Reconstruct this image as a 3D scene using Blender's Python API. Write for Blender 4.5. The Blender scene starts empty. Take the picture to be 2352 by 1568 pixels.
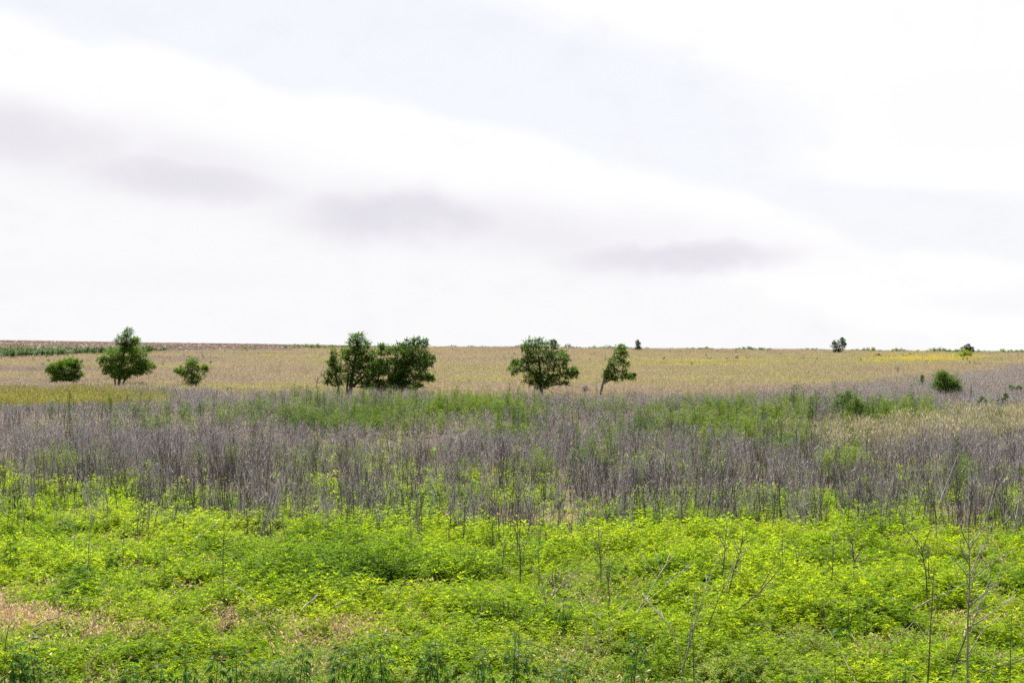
import bpy, math, random
import numpy as np
from mathutils import Vector, Matrix, Euler, noise as mnoise

random.seed(11)
rng = np.random.default_rng(11)
S = bpy.context.scene
COL = S.collection
R = math.radians

# ------------------------------------------------------------------ camera, world, sun, exposure
CAMZ = 5.0
cam_d = bpy.data.cameras.new("camera")
cam_d.lens = 50.0
cam_d.sensor_width = 36.0
cam_d.clip_start = 0.1
cam_d.clip_end = 8000.0
cam = bpy.data.objects.new("camera", cam_d)
COL.objects.link(cam)
cam.location = (0, 0, CAMZ)
cam.rotation_euler = (R(90), 0, 0)
S.camera = cam

EXPOSURE = 1.6
S.view_settings.view_transform = 'Standard'
S.view_settings.look = 'None'
S.view_settings.gamma = 1.0
S.view_settings.use_curve_mapping = False
S.view_settings.exposure = EXPOSURE

SUN_EL, SUN_AZ = R(57), R(-12)          # azimuth from +y towards +x: ahead of the camera
sun_v = Vector((math.cos(SUN_EL) * math.sin(SUN_AZ), math.cos(SUN_EL) * math.cos(SUN_AZ), math.sin(SUN_EL)))
sun_d = bpy.data.lights.new("sun", 'SUN')
sun_d.energy = 5.0
sun_d.angle = R(0.6)
sun_d.color = (1.0, 0.965, 0.90)
sun = bpy.data.objects.new("sun", sun_d)
COL.objects.link(sun)
sun.rotation_euler = (-sun_v).to_track_quat('-Z', 'Y').to_euler()
sun.location = (0, 60, 120)

S.cycles.max_bounces = 7
S.cycles.diffuse_bounces = 3
S.cycles.glossy_bounces = 2
S.cycles.transmission_bounces = 5
S.cycles.transparent_max_bounces = 6
S.cycles.sample_clamp_indirect = 6.0
S.cycles.caustics_reflective = False
S.cycles.caustics_refractive = False
S.cycles.use_denoising = False

FPX = 3266.7                             # focal length in pixels of the 2352-wide picture


def build_world():
    w = bpy.data.worlds.new("World")
    S.world = w
    w.use_nodes = True
    nt = w.node_tree
    N, L = nt.nodes, nt.links
    N.clear()
    out = N.new('ShaderNodeOutputWorld')

    def math_(op, a, b=None, c=None, clamp=False):
        n = N.new('ShaderNodeMath')
        n.operation = op
        n.use_clamp = clamp
        for i, v in enumerate((a, b, c)):
            if v is None:
                continue
            if isinstance(v, (int, float)):
                n.inputs[i].default_value = v
            else:
                L.new(v, n.inputs[i])
        return n.outputs[0]

    def sstep(v, lo, hi):
        n = N.new('ShaderNodeMapRange')
        n.interpolation_type = 'SMOOTHSTEP'
        for i, q in ((0, v), (1, lo), (2, hi)):
            if isinstance(q, (int, float)):
                n.inputs[i].default_value = q
            else:
                L.new(q, n.inputs[i])
        return n.outputs[0]

    sky = N.new('ShaderNodeTexSky')
    sky.sky_type = 'NISHITA'
    sky.sun_disc = False
    sky.sun_elevation = SUN_EL
    sky.sun_rotation = SUN_AZ
    sky.altitude = 400
    sky.air_density = 1.0
    sky.dust_density = 1.6
    bg1 = N.new('ShaderNodeBackground')
    bg1.inputs[1].default_value = 0.05
    L.new(sky.outputs[0], bg1.inputs[0])

    tc = N.new('ShaderNodeTexCoord')
    sp = N.new('ShaderNodeSeparateXYZ')
    L.new(tc.outputs['Generated'], sp.inputs[0])
    x, y, z = sp.outputs
    az = math_('ARCTAN2', x, y)
    el = math_('ARCSINE', z)

    def nz(scale, detail, sx=1, sy=1, off=0.0, rough=.55):
        c = N.new('ShaderNodeCombineXYZ')
        L.new(math_('MULTIPLY_ADD', az, sx, off), c.inputs[0])
        L.new(math_('MULTIPLY', el, sy), c.inputs[1])
        n = N.new('ShaderNodeTexNoise')
        n.inputs['Scale'].default_value = scale
        n.inputs['Detail'].default_value = detail
        n.inputs['Roughness'].default_value = rough
        L.new(c.outputs[0], n.inputs['Vector'])
        return math_('SUBTRACT', n.outputs['Fac'], 0.5)

    n1 = nz(9, 6, 1, 1.8, 3.1)
    n2 = nz(26, 6, 1, 1.5, 7.7)
    n3 = nz(5, 5, 1, 2.2, 1.3)

    def ang(X, Y):
        u, v = (X - 1176) / FPX, (784 - Y) / FPX
        a = math.atan(u)
        return a, math.atan(v * math.cos(a))

    # upper edge of the long cloud bank
    fc = N.new('ShaderNodeFloatCurve')
    cm = fc.mapping
    pts = [(-700, -160), (0, 20), (230, 92), (530, 150), (680, 214), (880, 212), (1050, 270), (1250, 312), (1440, 385), (1560, 410),
           (1700, 432), (1800, 482), (2000, 552), (2352, 602), (3000, 690)]
    cv = cm.curves[0]
    P = []
    for q in pts:
        a, e = ang(*q)
        P.append(((a + .6) / 1.2, e / .35))
    cv.points[0].location = (0, P[0][1])
    cv.points[1].location = (1, P[-1][1] * .8)
    for q in P:
        cv.points.new(*q)
    cm.use_clip = False
    cm.update()
    L.new(math_('MULTIPLY_ADD', az, 1 / 1.2, .5, clamp=True), fc.inputs['Value'])
    edge = math_('MULTIPLY', fc.outputs[0], .35)
    dist = math_('SUBTRACT', edge, el)                       # > 0 inside the bank
    dist = math_('ADD', dist, math_('MULTIPLY', n1, .026))
    dist = math_('ADD', dist, math_('MULTIPLY', n2, .022))
    bank = sstep(dist, -.006, .009)
    # second, very soft cloud above the gap
    fc2 = N.new('ShaderNodeFloatCurve')
    c2 = fc2.mapping
    P2 = [(450, 2352), (400, 1830), (290, 1800), (220, 1750), (130, 1550), (30, 1250), (-100, 900)]
    cv2 = c2.curves[0]
    PP = []
    for Y, X in P2:
        a, e = ang(X, Y)
        PP.append((e / .35, (a + .6) / 1.2))
    cv2.points[0].location = (0, 1)
    cv2.points[1].location = (1, 0)
    for q in PP:
        cv2.points.new(*q)
    c2.update()
    L.new(math_('MULTIPLY', el, 1 / .35, clamp=True), fc2.inputs['Value'])
    e2 = math_('SUBTRACT', math_('MULTIPLY_ADD', fc2.outputs[0], 1.2, -.6), az)
    d2 = math_('ADD', math_('MULTIPLY', e2, -1), math_('MULTIPLY', n1, .10))
    veil = sstep(d2, -.05, .06)
    # the rest of the sky: broken cloud
    gen = sstep(math_('ADD', n3, math_('MULTIPLY', n1, .4)), -.12, .16)
    hi = sstep(el, .26, .42)
    side = sstep(math_('ABSOLUTE', az), .42, .75)
    rest = math_('MAXIMUM', hi, side)
    cov = math_('MAXIMUM', bank, veil)
    mixn = N.new('ShaderNodeMix')
    L.new(rest, mixn.inputs[0])
    L.new(cov, mixn.inputs[2])
    L.new(gen, mixn.inputs[3])
    cov = mixn.outputs[0]
    thin = math_('MULTIPLY_ADD', cov, .10, .90)             # thin high veil in the gaps
    # grey undersides
    dark = None
    for X, Y, rx, ry, k, tilt in ((20, 300, 350, 78, .70, .10), (410, 412, 290, 56, .78, .10), (925, 500, 265, 68, 1.0, .03), (1565, 590, 285, 46, .88, -.02),
                                  (1200, 525, 210, 38, .30, .1), (2330, 690, 240, 40, .28, 0), (280, 350, 560, 105, .42, .13), (1200, 520, 760, 84, .44, .10), (2250, 250, 300, 120, .15, 0), (300, 640, 500, 40, .10, 0)):
        a0, e0 = ang(X, Y)
        da = math_('SUBTRACT', math_('ADD', az, math_('MULTIPLY', n1, .05)), a0)
        de = math_('SUBTRACT', math_('ADD', el, math_('MULTIPLY', n2, .02)), e0)
        de = math_('ADD', de, math_('MULTIPLY', da, tilt))
        q = math_('ADD', math_('POWER', math_('ABSOLUTE', math_('DIVIDE', da, rx / FPX)), 2.0),
                  math_('POWER', math_('ABSOLUTE', math_('DIVIDE', de, ry / FPX)), 2.0))
        g = math_('MULTIPLY', math_('POWER', 2.718, math_('MULTIPLY', math_('POWER', q, 1.35), -1.1)), k)
        dark = g if dark is None else math_('MAXIMUM', dark, g)
    dark = math_('MULTIPLY', dark, sstep(n1, -.42, .02))
    dark = math_('MAXIMUM', dark, math_('MULTIPLY', sstep(n2, -.05, .25), .16))
    dgen = math_('MULTIPLY', math_('MULTIPLY', sstep(n1, -.02, .2), .55), rest)
    dark = math_('MAXIMUM', dark, dgen)
    ramp = N.new('ShaderNodeMix')
    ramp.data_type = 'RGBA'
    L.new(dark, ramp.inputs[0])
    K = 2.0 ** -EXPOSURE
    veilc = N.new('ShaderNodeMix')
    veilc.data_type = 'RGBA'
    L.new(cov, veilc.inputs[0])
    veilc.inputs[6].default_value = (.935 * K, .938 * K, .968 * K, 1)
    veilc.inputs[7].default_value = (1.03 * K, 1.022 * K, 1.03 * K, 1)
    low = N.new('ShaderNodeMix')
    low.data_type = 'RGBA'
    L.new(math_('MULTIPLY', sstep(math_('MULTIPLY', dist, -1), -.075, -.045), 1.0), low.inputs[0])
    low.inputs[6].default_value = (.965 * K, .96 * K, .972 * K, 1)
    L.new(veilc.outputs[2], low.inputs[7])
    L.new(low.outputs[2], ramp.inputs[6])
    ramp.inputs[7].default_value = (.765 * K, .745 * K, .815 * K, 1)
    bg2 = N.new('ShaderNodeBackground')
    L.new(ramp.outputs[2], bg2.inputs[0])
    bg2.inputs[1].default_value = 1.0
    mx = N.new('ShaderNodeMixShader')
    L.new(thin, mx.inputs[0])
    L.new(bg1.outputs[0], mx.inputs[1])
    L.new(bg2.outputs[0], mx.inputs[2])
    L.new(mx.outputs[0], out.inputs[0])


build_world()

# ------------------------------------------------------------------ numeric helpers


def _hash(ix, iy, seed):
    n = (ix.astype(np.int64) * 374761393 + iy.astype(np.int64) * 668265263 + seed * 974634777) & 0x7fffffff
    n = ((n ^ (n >> 13)) * 1274126177) & 0x7fffffff
    return ((n ^ (n >> 16)) & 0xffff) / 65535.0


def vnoise(x, y, scale, seed=0):
    x = np.asarray(x, float) / scale
    y = np.asarray(y, float) / scale
    ix, iy = np.floor(x), np.floor(y)
    fx, fy = x - ix, y - iy
    fx = fx * fx * (3 - 2 * fx)
    fy = fy * fy * (3 - 2 * fy)
    a, b = _hash(ix, iy, seed), _hash(ix + 1, iy, seed)
    c, d = _hash(ix, iy + 1, seed), _hash(ix + 1, iy + 1, seed)
    return (a * (1 - fx) + b * fx) * (1 - fy) + (c * (1 - fx) + d * fx) * fy


def fbm(x, y, scale, seed=0, oct_=3):
    s, a, t = 0, 1.0, 0
    for k in range(oct_):
        s = s + a * vnoise(x, y, scale / 2 ** k, seed + 31 * k)
        t += a
        a *= .5
    return s / t


def smooth(t, a=0.0, b=1.0):
    t = np.clip((np.asarray(t, float) - a) / (b - a), 0, 1)
    return t * t * (3 - 2 * t)


# ------------------------------------------------------------------ terrain
CU = [-.9, -.36, -.253, -.146, -.054, 0, .10, .19, .36, .9]
CVv = [.003, .0003, -.0015, -.00275, -.0040, -.0046, -.0055, -.0061, -.0080, -.0085]


def height(x, y):
    x = np.asarray(x, float)
    y = np.asarray(y, float)
    xc = np.clip(x, -420, 420)
    Yc = 370 - .3 * xc
    Zc = 5 + Yc * np.interp(xc / Yc, CU, CVv) - np.interp(xc, [-80, 20], [.10, .42])
    Zc = np.maximum(Zc, 1.5)
    near = .05 + .95 * smooth(y, 42, 116)
    t = (y - 110) / (Yc - 110)
    w = .10
    f = np.where(t < .9, t, t - np.maximum(t - .9, 0) ** 2 / (2 * w))
    fmin = 1.5 - .6 ** 2 / (2 * w)
    f = np.where(t > 1.5, fmin - (t - 1.5) * 5.0, f) / .95
    hill = 1.0 + (Zc - 1.0) * f
    k = smooth(y, 100, 125)
    z = near * (1 - k) + hill * k
    z = z + (fbm(x, y, 9, 3) - .5) * .22 * smooth(y, 14, 30) + (fbm(x, y, 40, 5) - .5) * .5 * smooth(y, 40, 120) * (1 - smooth(y, 220, 330))
    z = z + 3.4 * smooth(14 - y, 0, 10)
    return z


def hpt(x, y):
    return float(height(np.array([x]), np.array([y]))[0])


def ray(X, Y, off=0.0, ymax=900):
    """world point where the sight line through photo pixel (X, Y), 2352-wide scale, meets the ground raised by off"""
    u, v = (X - 1176) / FPX, (784 - Y) / FPX
    ys = np.concatenate([np.linspace(15, 80, 1300), np.linspace(80.1, ymax, 4000)])
    dz = CAMZ + v * ys - (height(u * ys, ys) + off)
    i = np.argmax(dz < 0)
    if dz[i] >= 0:
        i = len(ys) - 1
    d = ys[i]
    return u * d, d


def proj(x, y, z):
    return 1176 + FPX * x / y, 784 - FPX * (z - CAMZ) / y


# ------------------------------------------------------------------ object helpers
def tag(o, label=None, cat=None, group=None, kind=None):
    if label:
        o['label'] = label
    if cat:
        o['category'] = cat
    if group:
        o['group'] = group
    if kind:
        o['kind'] = kind
    return o


def mesh(name, V, F, mat=None, smooth_=False):
    me = bpy.data.meshes.new(name)
    me.from_pydata([tuple(v) for v in V], [], F)
    if mat:
        me.materials.append(mat)
    if smooth_:
        me.polygons.foreach_set('use_smooth', [True] * len(me.polygons))
    me.update()
    return me


def obj(name, me, parent=None):
    o = bpy.data.objects.new(name, me)
    COL.objects.link(o)
    if parent:
        o.parent = parent
    return o


def empty(name, loc):
    o = bpy.data.objects.new(name, None)
    COL.objects.link(o)
    o.location = loc
    o.empty_display_size = .2
    return o


def tube(V, F, pts, radii, sides=4, cap=True):
    pts = [Vector(p) for p in pts]
    n = len(pts)
    base = len(V)
    ref = Vector((.31, .87, .17)).normalized()
    for i, p in enumerate(pts):
        d = (pts[min(i + 1, n - 1)] - pts[max(i - 1, 0)])
        if d.length < 1e-9:
            d = Vector((0, 0, 1))
        d.normalize()
        a = d.cross(ref)
        if a.length < 1e-3:
            a = d.cross(Vector((1, 0, 0)))
        a.normalize()
        b = d.cross(a)
        for k in range(sides):
            t = 2 * math.pi * k / sides
            V.append(p + (a * math.cos(t) + b * math.sin(t)) * radii[i])
    for i in range(n - 1):
        for k in range(sides):
            k2 = (k + 1) % sides
            F.append((base + i * sides + k, base + i * sides + k2, base + (i + 1) * sides + k2, base + (i + 1) * sides + k))
    if cap:
        F.append(tuple(base + (n - 1) * sides + k for k in range(sides)))


def leaflet(V, F, o, d, ln, wd, droop, roll=0.0, fine=True):
    """one narrow leaf: starts at o in direction d, bends down with droop"""
    d = Vector(d).normalized()
    side = d.cross(Vector((0, 0, 1)))
    if side.length < .05:
        side = Vector((1, 0, 0))
    side.normalize()
    if roll:
        side = (Matrix.Rotation(roll, 3, d) @ side)
    b = len(V)
    o = Vector(o)
    if fine:
        p1 = o + d * ln * .35
        d2 = (d + Vector((0, 0, -droop * .5))).normalized()
        p2 = p1 + d2 * ln * .35
        d3 = (d + Vector((0, 0, -droop * 1.2))).normalized()
        p3 = p2 + d3 * ln * .34
        V.extend([o, p1 + side * wd * .5, p1 - side * wd * .5, p2 + side * wd * .42, p2 - side * wd * .42, p3])
        F.extend([(b, b + 2, b + 1), (b + 1, b + 2, b + 4, b + 3), (b + 3, b + 4, b + 5)])
    else:
        p1 = o + d * ln * .45
        d2 = (d + Vector((0, 0, -droop))).normalized()
        V.extend([o, p1 + side * wd * .5, p1 - side * wd * .5, p1 + d2 * ln * .55])
        F.extend([(b, b + 2, b + 1), (b + 1, b + 2, b + 3)])


# ------------------------------------------------------------------ materials
def mat_new(name):
    m = bpy.data.materials.new(name)
    m.use_nodes = True
    nt = m.node_tree
    nt.nodes.clear()
    out = nt.nodes.new('ShaderNodeOutputMaterial')
    return m, nt.nodes, nt.links, out


def ramp_node(N, cols):
    r = N.new('ShaderNodeValToRGB')
    e = r.color_ramp.elements
    while len(e) < len(cols):
        e.new(.5)
    for i, (p, c) in enumerate(cols):
        e[i].position = p
        e[i].color = (*c, 1)
    return r


def foliage(name, cols, tr=.45, boost=(1.25, 1.35, .6), rough=.5, spec=.3, var=.30, tint='tint', base=None):
    """leaf material; tint: an attribute stored per plant; var: spread from leaf to leaf"""
    m, N, L, out = mat_new(name)
    geo = N.new('ShaderNodeNewGeometry')
    if base is None:
        at = N.new('ShaderNodeAttribute')
        at.attribute_type = 'INSTANCER'
        at.attribute_name = tint
        src = at.outputs['Fac']
    else:
        src = None
    a = N.new('ShaderNodeMath')
    a.operation = 'MULTIPLY_ADD'
    L.new(geo.outputs['Random Per Island'], a.inputs[0])
    a.inputs[1].default_value = var
    a.inputs[2].default_value = -var / 2
    b = N.new('ShaderNodeMath')
    b.operation = 'ADD'
    b.use_clamp = True
    if src is not None:
        L.new(src, b.inputs[0])
    else:
        b.inputs[0].default_value = base
    L.new(a.outputs[0], b.inputs[1])
    r = ramp_node(N, cols)
    L.new(b.outputs[0], r.inputs[0])
    p = N.new('ShaderNodeBsdfPrincipled')
    p.inputs['Roughness'].default_value = rough
    p.inputs['Specular IOR Level'].default_value = spec
    L.new(r.outputs[0], p.inputs['Base Color'])
    mul = N.new('ShaderNodeMix')
    mul.data_type = 'RGBA'
    mul.blend_type = 'MULTIPLY'
    mul.inputs[0].default_value = 1
    L.new(r.outputs[0], mul.inputs[6])
    mul.inputs[7].default_value = (*boost, 1)
    t = N.new('ShaderNodeBsdfTranslucent')
    L.new(mul.outputs[2], t.inputs[0])
    mx = N.new('ShaderNodeMixShader')
    mx.inputs[0].default_value = tr
    L.new(p.outputs[0], mx.inputs[1])
    L.new(t.outputs[0], mx.inputs[2])
    L.new(mx.outputs[0], out.inputs[0])
    return m


def bark(name, c1, c2, scale=14.0, rough=.85, island=0.0):
    m, N, L, out = mat_new(name)
    tc = N.new('ShaderNodeTexCoord')
    mp = N.new('ShaderNodeMapping')
    mp.inputs['Scale'].default_value = (scale * 2, scale * 2, scale * .35)
    L.new(tc.outputs['Object'], mp.inputs[0])
    n = N.new('ShaderNodeTexNoise')
    n.inputs['Detail'].default_value = 4
    n.inputs['Scale'].default_value = 1
    L.new(mp.outputs[0], n.inputs['Vector'])
    r = ramp_node(N, [(.3, c1), (.72, c2)])
    src = n.outputs['Fac']
    if island:
        geo = N.new('ShaderNodeNewGeometry')
        a = N.new('ShaderNodeMath')
        a.operation = 'MULTIPLY_ADD'
        L.new(geo.outputs['Random Per Island'], a.inputs[0])
        a.inputs[1].default_value = island
        L.new(n.outputs['Fac'], a.inputs[2])
        b = N.new('ShaderNodeMath')
        b.operation = 'SUBTRACT'
        L.new(a.outputs[0], b.inputs[0])
        b.inputs[1].default_value = island / 2
        src = b.outputs[0]
    L.new(src, r.inputs[0])
    p = N.new('ShaderNodeBsdfPrincipled')
    p.inputs['Roughness'].default_value = rough
    p.inputs['Specular IOR Level'].default_value = .25
    L.new(r.outputs[0], p.inputs['Base Color'])
    L.new(p.outputs[0], out.inputs[0])
    return m


def ground_mat():
    m, N, L, out = mat_new("prairie_soil")
    geo = N.new('ShaderNodeNewGeometry')

    def nz(s, d=5):
        n = N.new('ShaderNodeTexNoise')
        n.inputs['Scale'].default_value = s
        n.inputs['Detail'].default_value = d
        L.new(geo.outputs['Position'], n.inputs['Vector'])
        return n.outputs['Fac']
    sp = N.new('ShaderNodeSeparateXYZ')
    L.new(geo.outputs['Position'], sp.inputs[0])
    near = ramp_node(N, [(.3, (.050, .036, .024)), (.55, (.11, .083, .050)), (.75, (.19, .145, .09))])
    L.new(nz(7), near.inputs[0])
    far = ramp_node(N, [(.3, (.15, .115, .062)), (.5, (.21, .165, .09)), (.72, (.27, .205, .13))])
    L.new(nz(.12, 8), far.inputs[0])
    mr = N.new('ShaderNodeMapRange')
    L.new(sp.outputs[1], mr.inputs[0])
    mr.inputs[1].default_value = 85
    mr.inputs[2].default_value = 125
    mx = N.new('ShaderNodeMix')
    mx.data_type = 'RGBA'
    L.new(mr.outputs[0], mx.inputs[0])
    L.new(near.outputs[0], mx.inputs[6])
    L.new(far.outputs[0], mx.inputs[7])
    p = N.new('ShaderNodeBsdfPrincipled')
    p.inputs['Roughness'].default_value = .95
    p.inputs['Specular IOR Level'].default_value = .1
    L.new(mx.outputs[2], p.inputs['Base Color'])
    bp = N.new('ShaderNodeBump')
    bp.inputs['Distance'].default_value = .05
    bp.inputs['Strength'].default_value = .8
    L.new(nz(18), bp.inputs['Height'])
    L.new(bp.outputs[0], p.inputs['Normal'])
    L.new(p.outputs[0], out.inputs[0])
    return m


def plough_mat():
    m, N, L, out = mat_new("ploughed_soil")
    geo = N.new('ShaderNodeNewGeometry')
    mp = N.new('ShaderNodeMapping')
    mp.inputs['Scale'].default_value = (.5, 1.4, 1)
    L.new(geo.outputs['Position'], mp.inputs[0])
    n = N.new('ShaderNodeTexNoise')
    n.inputs['Scale'].default_value = 1.2
    n.inputs['Detail'].default_value = 8
    L.new(mp.outputs[0], n.inputs['Vector'])
    r = ramp_node(N, [(.35, (.085, .055, .045)), (.55, (.14, .095, .078)), (.75, (.23, .17, .14))])
    L.new(n.outputs['Fac'], r.inputs[0])
    p = N.new('ShaderNodeBsdfPrincipled')
    p.inputs['Roughness'].default_value = .95
    p.inputs['Specular IOR Level'].default_value = .1
    L.new(r.outputs[0], p.inputs['Base Color'])
    L.new(p.outputs[0], out.inputs[0])
    return m


M = {}
M['soil'] = ground_mat()
M['plough'] = plough_mat()
M['weed'] = foliage("hemp_leaf_bright", [(0, (.046, .104, .003)), (.35, (.122, .216, .004)), (.65, (.192, .284, .005)), (1, (.262, .315, .006))],
                    tr=.58, boost=(1.66, 1.47, .15), var=.55, rough=.55, spec=.05)
M['feather'] = foliage("feathery_leaf", [(0, (.090, .155, .012)), (.5, (.160, .225, .012)), (1, (.230, .270, .02))], tr=.5, boost=(1.3, 1.25, .4), var=.35, spec=.15)
M['drygrass'] = foliage("dry_grass_blade", [(0, (.26, .18, .12)), (.5, (.42, .31, .22)), (1, (.55, .44, .32))], tr=.4, boost=(1.1, 1.0, .8), var=.6)
M['stalk'] = bark("grey_dry_stalk", (.085, .076, .076), (.50, .465, .46), 6, island=1.1)
M['stalk_dark'] = bark("dark_dry_stalk", (.034, .029, .031), (.13, .112, .112), 6)
M['stalk_pale'] = bark("pale_dry_stalk", (.24, .20, .165), (.46, .41, .36), 6)
M['stalk_grey'] = bark("weathered_grey_bark", (.10, .09, .09), (.27, .245, .245), 10)
M['hemp'] = foliage("hemp_leaf_upright", [(0, (.020, .050, .004)), (.5, (.060, .112, .005)), (1, (.125, .180, .006))], tr=.48, boost=(1.5, 1.4, .28), var=.50, rough=.6, spec=.04)
M['hemp_dark'] = foliage("hemp_leaf_dark", [(0, (.016, .050, .012)), (.5, (.034, .088, .013)), (1, (.080, .150, .012))], tr=.34, boost=(1.2, 1.4, .5), var=.5, base=.42, rough=.5, spec=.10)
M['hemp_stem'] = bark("green_hemp_stem", (.035, .065, .012), (.09, .13, .03), 8)
M['hillgrass'] = foliage("hill_grass_blade", [(0, (.215, .178, .172)), (.25, (.285, .228, .180)), (.5, (.292, .242, .165)), (.72, (.265, .255, .125)), (1, (.42, .345, .07))],
                         tr=.42, boost=(1.05, 1.05, .9), var=.18)
M['greengrass'] = foliage("olive_grass_blade", [(0, (.135, .125, .085)), (.5, (.165, .160, .075)), (1, (.215, .205, .062))], tr=.45, boost=(1.1, 1.1, .6), var=.5)
M['beige'] = foliage("beige_grass_head", [(0, (.16, .155, .075)), (.5, (.26, .235, .145)), (1, (.36, .325, .22))], tr=.4, boost=(1, 1, .9), var=.5)
M['crest'] = foliage("crest_weed_leaf", [(0, (.035, .065, .012)), (.5, (.075, .125, .014)), (1, (.16, .19, .02))], tr=.45, var=.4)
M['straw'] = foliage("straw_litter", [(0, (.10, .07, .06)), (.5, (.26, .19, .15)), (1, (.42, .33, .26))], tr=.15, boost=(1, 1, 1), var=.9)
M['treeleaf'] = foliage("locust_leaf", [(0, (.017, .045, .006)), (.5, (.040, .090, .009)), (1, (.092, .150, .010))], tr=.45, boost=(1.5, 1.6, .4), var=.8, base=.5, spec=.15)
M['treeleaf_light'] = foliage("young_locust_leaf", [(0, (.024, .062, .006)), (.5, (.052, .112, .009)), (1, (.105, .165, .010))], tr=.48, boost=(1.5, 1.5, .35), var=.8, base=.5, spec=.15)
M['treeleaf_far'] = foliage("far_tree_leaf", [(0, (.022, .040, .018)), (.5, (.040, .065, .026)), (1, (.075, .105, .035))], tr=.3, var=.7, base=.5)
M['bush_yellow'] = foliage("yellow_green_leaf", [(0, (.10, .15, .012)), (.5, (.17, .21, .014)), (1, (.24, .25, .02))], tr=.45, var=.6, base=.5)
M['trunk'] = bark("dark_tree_bark", (.022, .018, .016), (.075, .062, .055), 9)
M['trunk_grey'] = bark("grey_tree_bark", (.06, .055, .055), (.17, .155, .15), 9)

# ------------------------------------------------------------------ ground sheets
ys = np.concatenate([np.arange(-60, 10, 5), np.arange(10, 60, .6), np.arange(60, 130, 1.4), np.arange(130, 420, 4), np.geomspace(420, 2600, 40)])
xs = np.concatenate([-np.geomspace(60, 1500, 40)[::-1], np.arange(-59, 59.1, 1.2), np.geomspace(60, 1500, 40)])
bx, by = ray(525, 1436, .05)
xs = np.unique(np.concatenate([xs, bx + np.linspace(-.8, .8, 17)]))
ys = np.unique(np.concatenate([ys, by + np.linspace(-1.2, 1.2, 25)]))
gx, gy = np.meshgrid(xs, ys)
gz = height(gx, gy)
# a small burrow in the soil between the weeds
gz = gz - 1.1 * np.exp(-((((gx - bx - .15 * (gy - by)) / .22) ** 2 + ((gy - by) / .45) ** 2) ** 2))
nx, ny = len(xs), len(ys)
V = np.stack([gx.ravel(), gy.ravel(), gz.ravel()], 1)
ii = (np.arange(ny - 1)[:, None] * nx + np.arange(nx - 1)[None]).ravel()
F = np.stack([ii, ii + 1, ii + nx + 1, ii + nx], 1)
me = bpy.data.meshes.new("ground")
me.from_pydata(V.tolist(), [], F.tolist())
me.polygons.foreach_set('use_smooth', [True] * len(me.polygons))
me.materials.append(M['soil'])
ground = obj("ground", me)
tag(ground, kind='structure')

# lower edge of the ploughed field, as a line on the ground
PB = [ray(X, Y) for X, Y in ((0, 813), (120, 815), (230, 815), (350, 812), (560, 806.5), (700, 803))]
pbx = np.array([p[0] for p in PB])
pby = np.array([p[1] for p in PB])
pbx = np.concatenate([[-400, -200], pbx, [-24, 0, 12]])
pby = np.concatenate([[pby[0] + 10, pby[0] - 2], pby, [352, 385, 420]])


def yb(x):
    return np.interp(x, pbx, pby)


px_ = np.concatenate([np.arange(-400, -140, 6), np.arange(-140, 12.1, 1.5)])
tt = np.concatenate([np.linspace(0, 1, 70) ** 1.3])
qx, qt = np.meshgrid(px_, tt)
y0 = yb(qx)
qy = y0 + qt * np.maximum(640 - y0, 5)
furrow = np.sin(qy * 2 * math.pi / 9 + vnoise(qx, qy, 20, 9) * 4) * .05
qz = height(qx, qy) + .06 + np.minimum(qt * 12, 1) * (.08 + furrow + (fbm(qx, qy, 3, 17) - .5) * .22)
nx, ny = len(px_), len(tt)
V = np.stack([qx.ravel(), qy.ravel(), qz.ravel()], 1)
ii = (np.arange(ny - 1)[:, None] * nx + np.arange(nx - 1)[None]).ravel()
F = np.stack([ii, ii + 1, ii + nx + 1, ii + nx], 1)
tag(obj("ploughed_field", mesh("ploughed_field", V.tolist(), F.tolist(), M['plough'])), kind='structure')


# ------------------------------------------------------------------ plant meshes for the mass vegetation
def src(name, V, F, mat):
    return bpy.data.objects.new(name, mesh(name, V, F, mat))


def palmate(V, F, o, az, tilt, size, n=5, droop=.6, fine=True, wd=.15):
    for k in range(n):
        a = (k - (n - 1) / 2) * (2.3 / max(n - 1, 1)) + random.uniform(-.12, .12)
        ln = size * (1 - .42 * abs(k - (n - 1) / 2) / max((n - 1) / 2, 1)) * random.uniform(.85, 1.1)
        d = Vector((math.cos(az + a), math.sin(az + a), tilt + random.uniform(-.15, .15)))
        leaflet(V, F, o, d, ln, ln * wd, droop, random.uniform(-.5, .5), fine)


def weed_src(name, h, nodes, leaf, droop, n=5, fine=True, side=2, wd=.15, tilt=(.35, -.2), mat=None):
    V, F = [], []
    lx, ly = random.uniform(-.12, .16), random.uniform(-.1, .1)
    def at(t):
        return Vector((lx * t * t * h, ly * t * t * h, t * h))
    tube(V, F, [at(0), at(.5), at(1)], [.006 * h / .6 + .002, .004, .002], 3, False)
    az = random.uniform(0, 6.28)
    for k in range(nodes):
        t = .18 + .82 * (k + .5) / nodes
        az += 2.4
        for s in range(side):
            a = az + math.pi * 2 * s / side + random.uniform(-.4, .4)
            pl = leaf * (.25 + .9 * (1 - t)) * random.uniform(.6, 1.1)
            o = at(t)
            til = tilt[1] + (tilt[0] - tilt[1]) * t
            tip = o + Vector((math.cos(a) * pl, math.sin(a) * pl, pl * .45))
            palmate(V, F, tip, a, til, leaf * (1.0 - .35 * t) * random.uniform(.8, 1.15), n, droop * random.uniform(.6, 1.3), fine, wd)
    for q in range(4):
        palmate(V, F, at(1), q * 1.57 + az, .9, leaf * .6, 3, .35, fine, wd)
    return src(name, V, F, mat or M['weed'])


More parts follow.
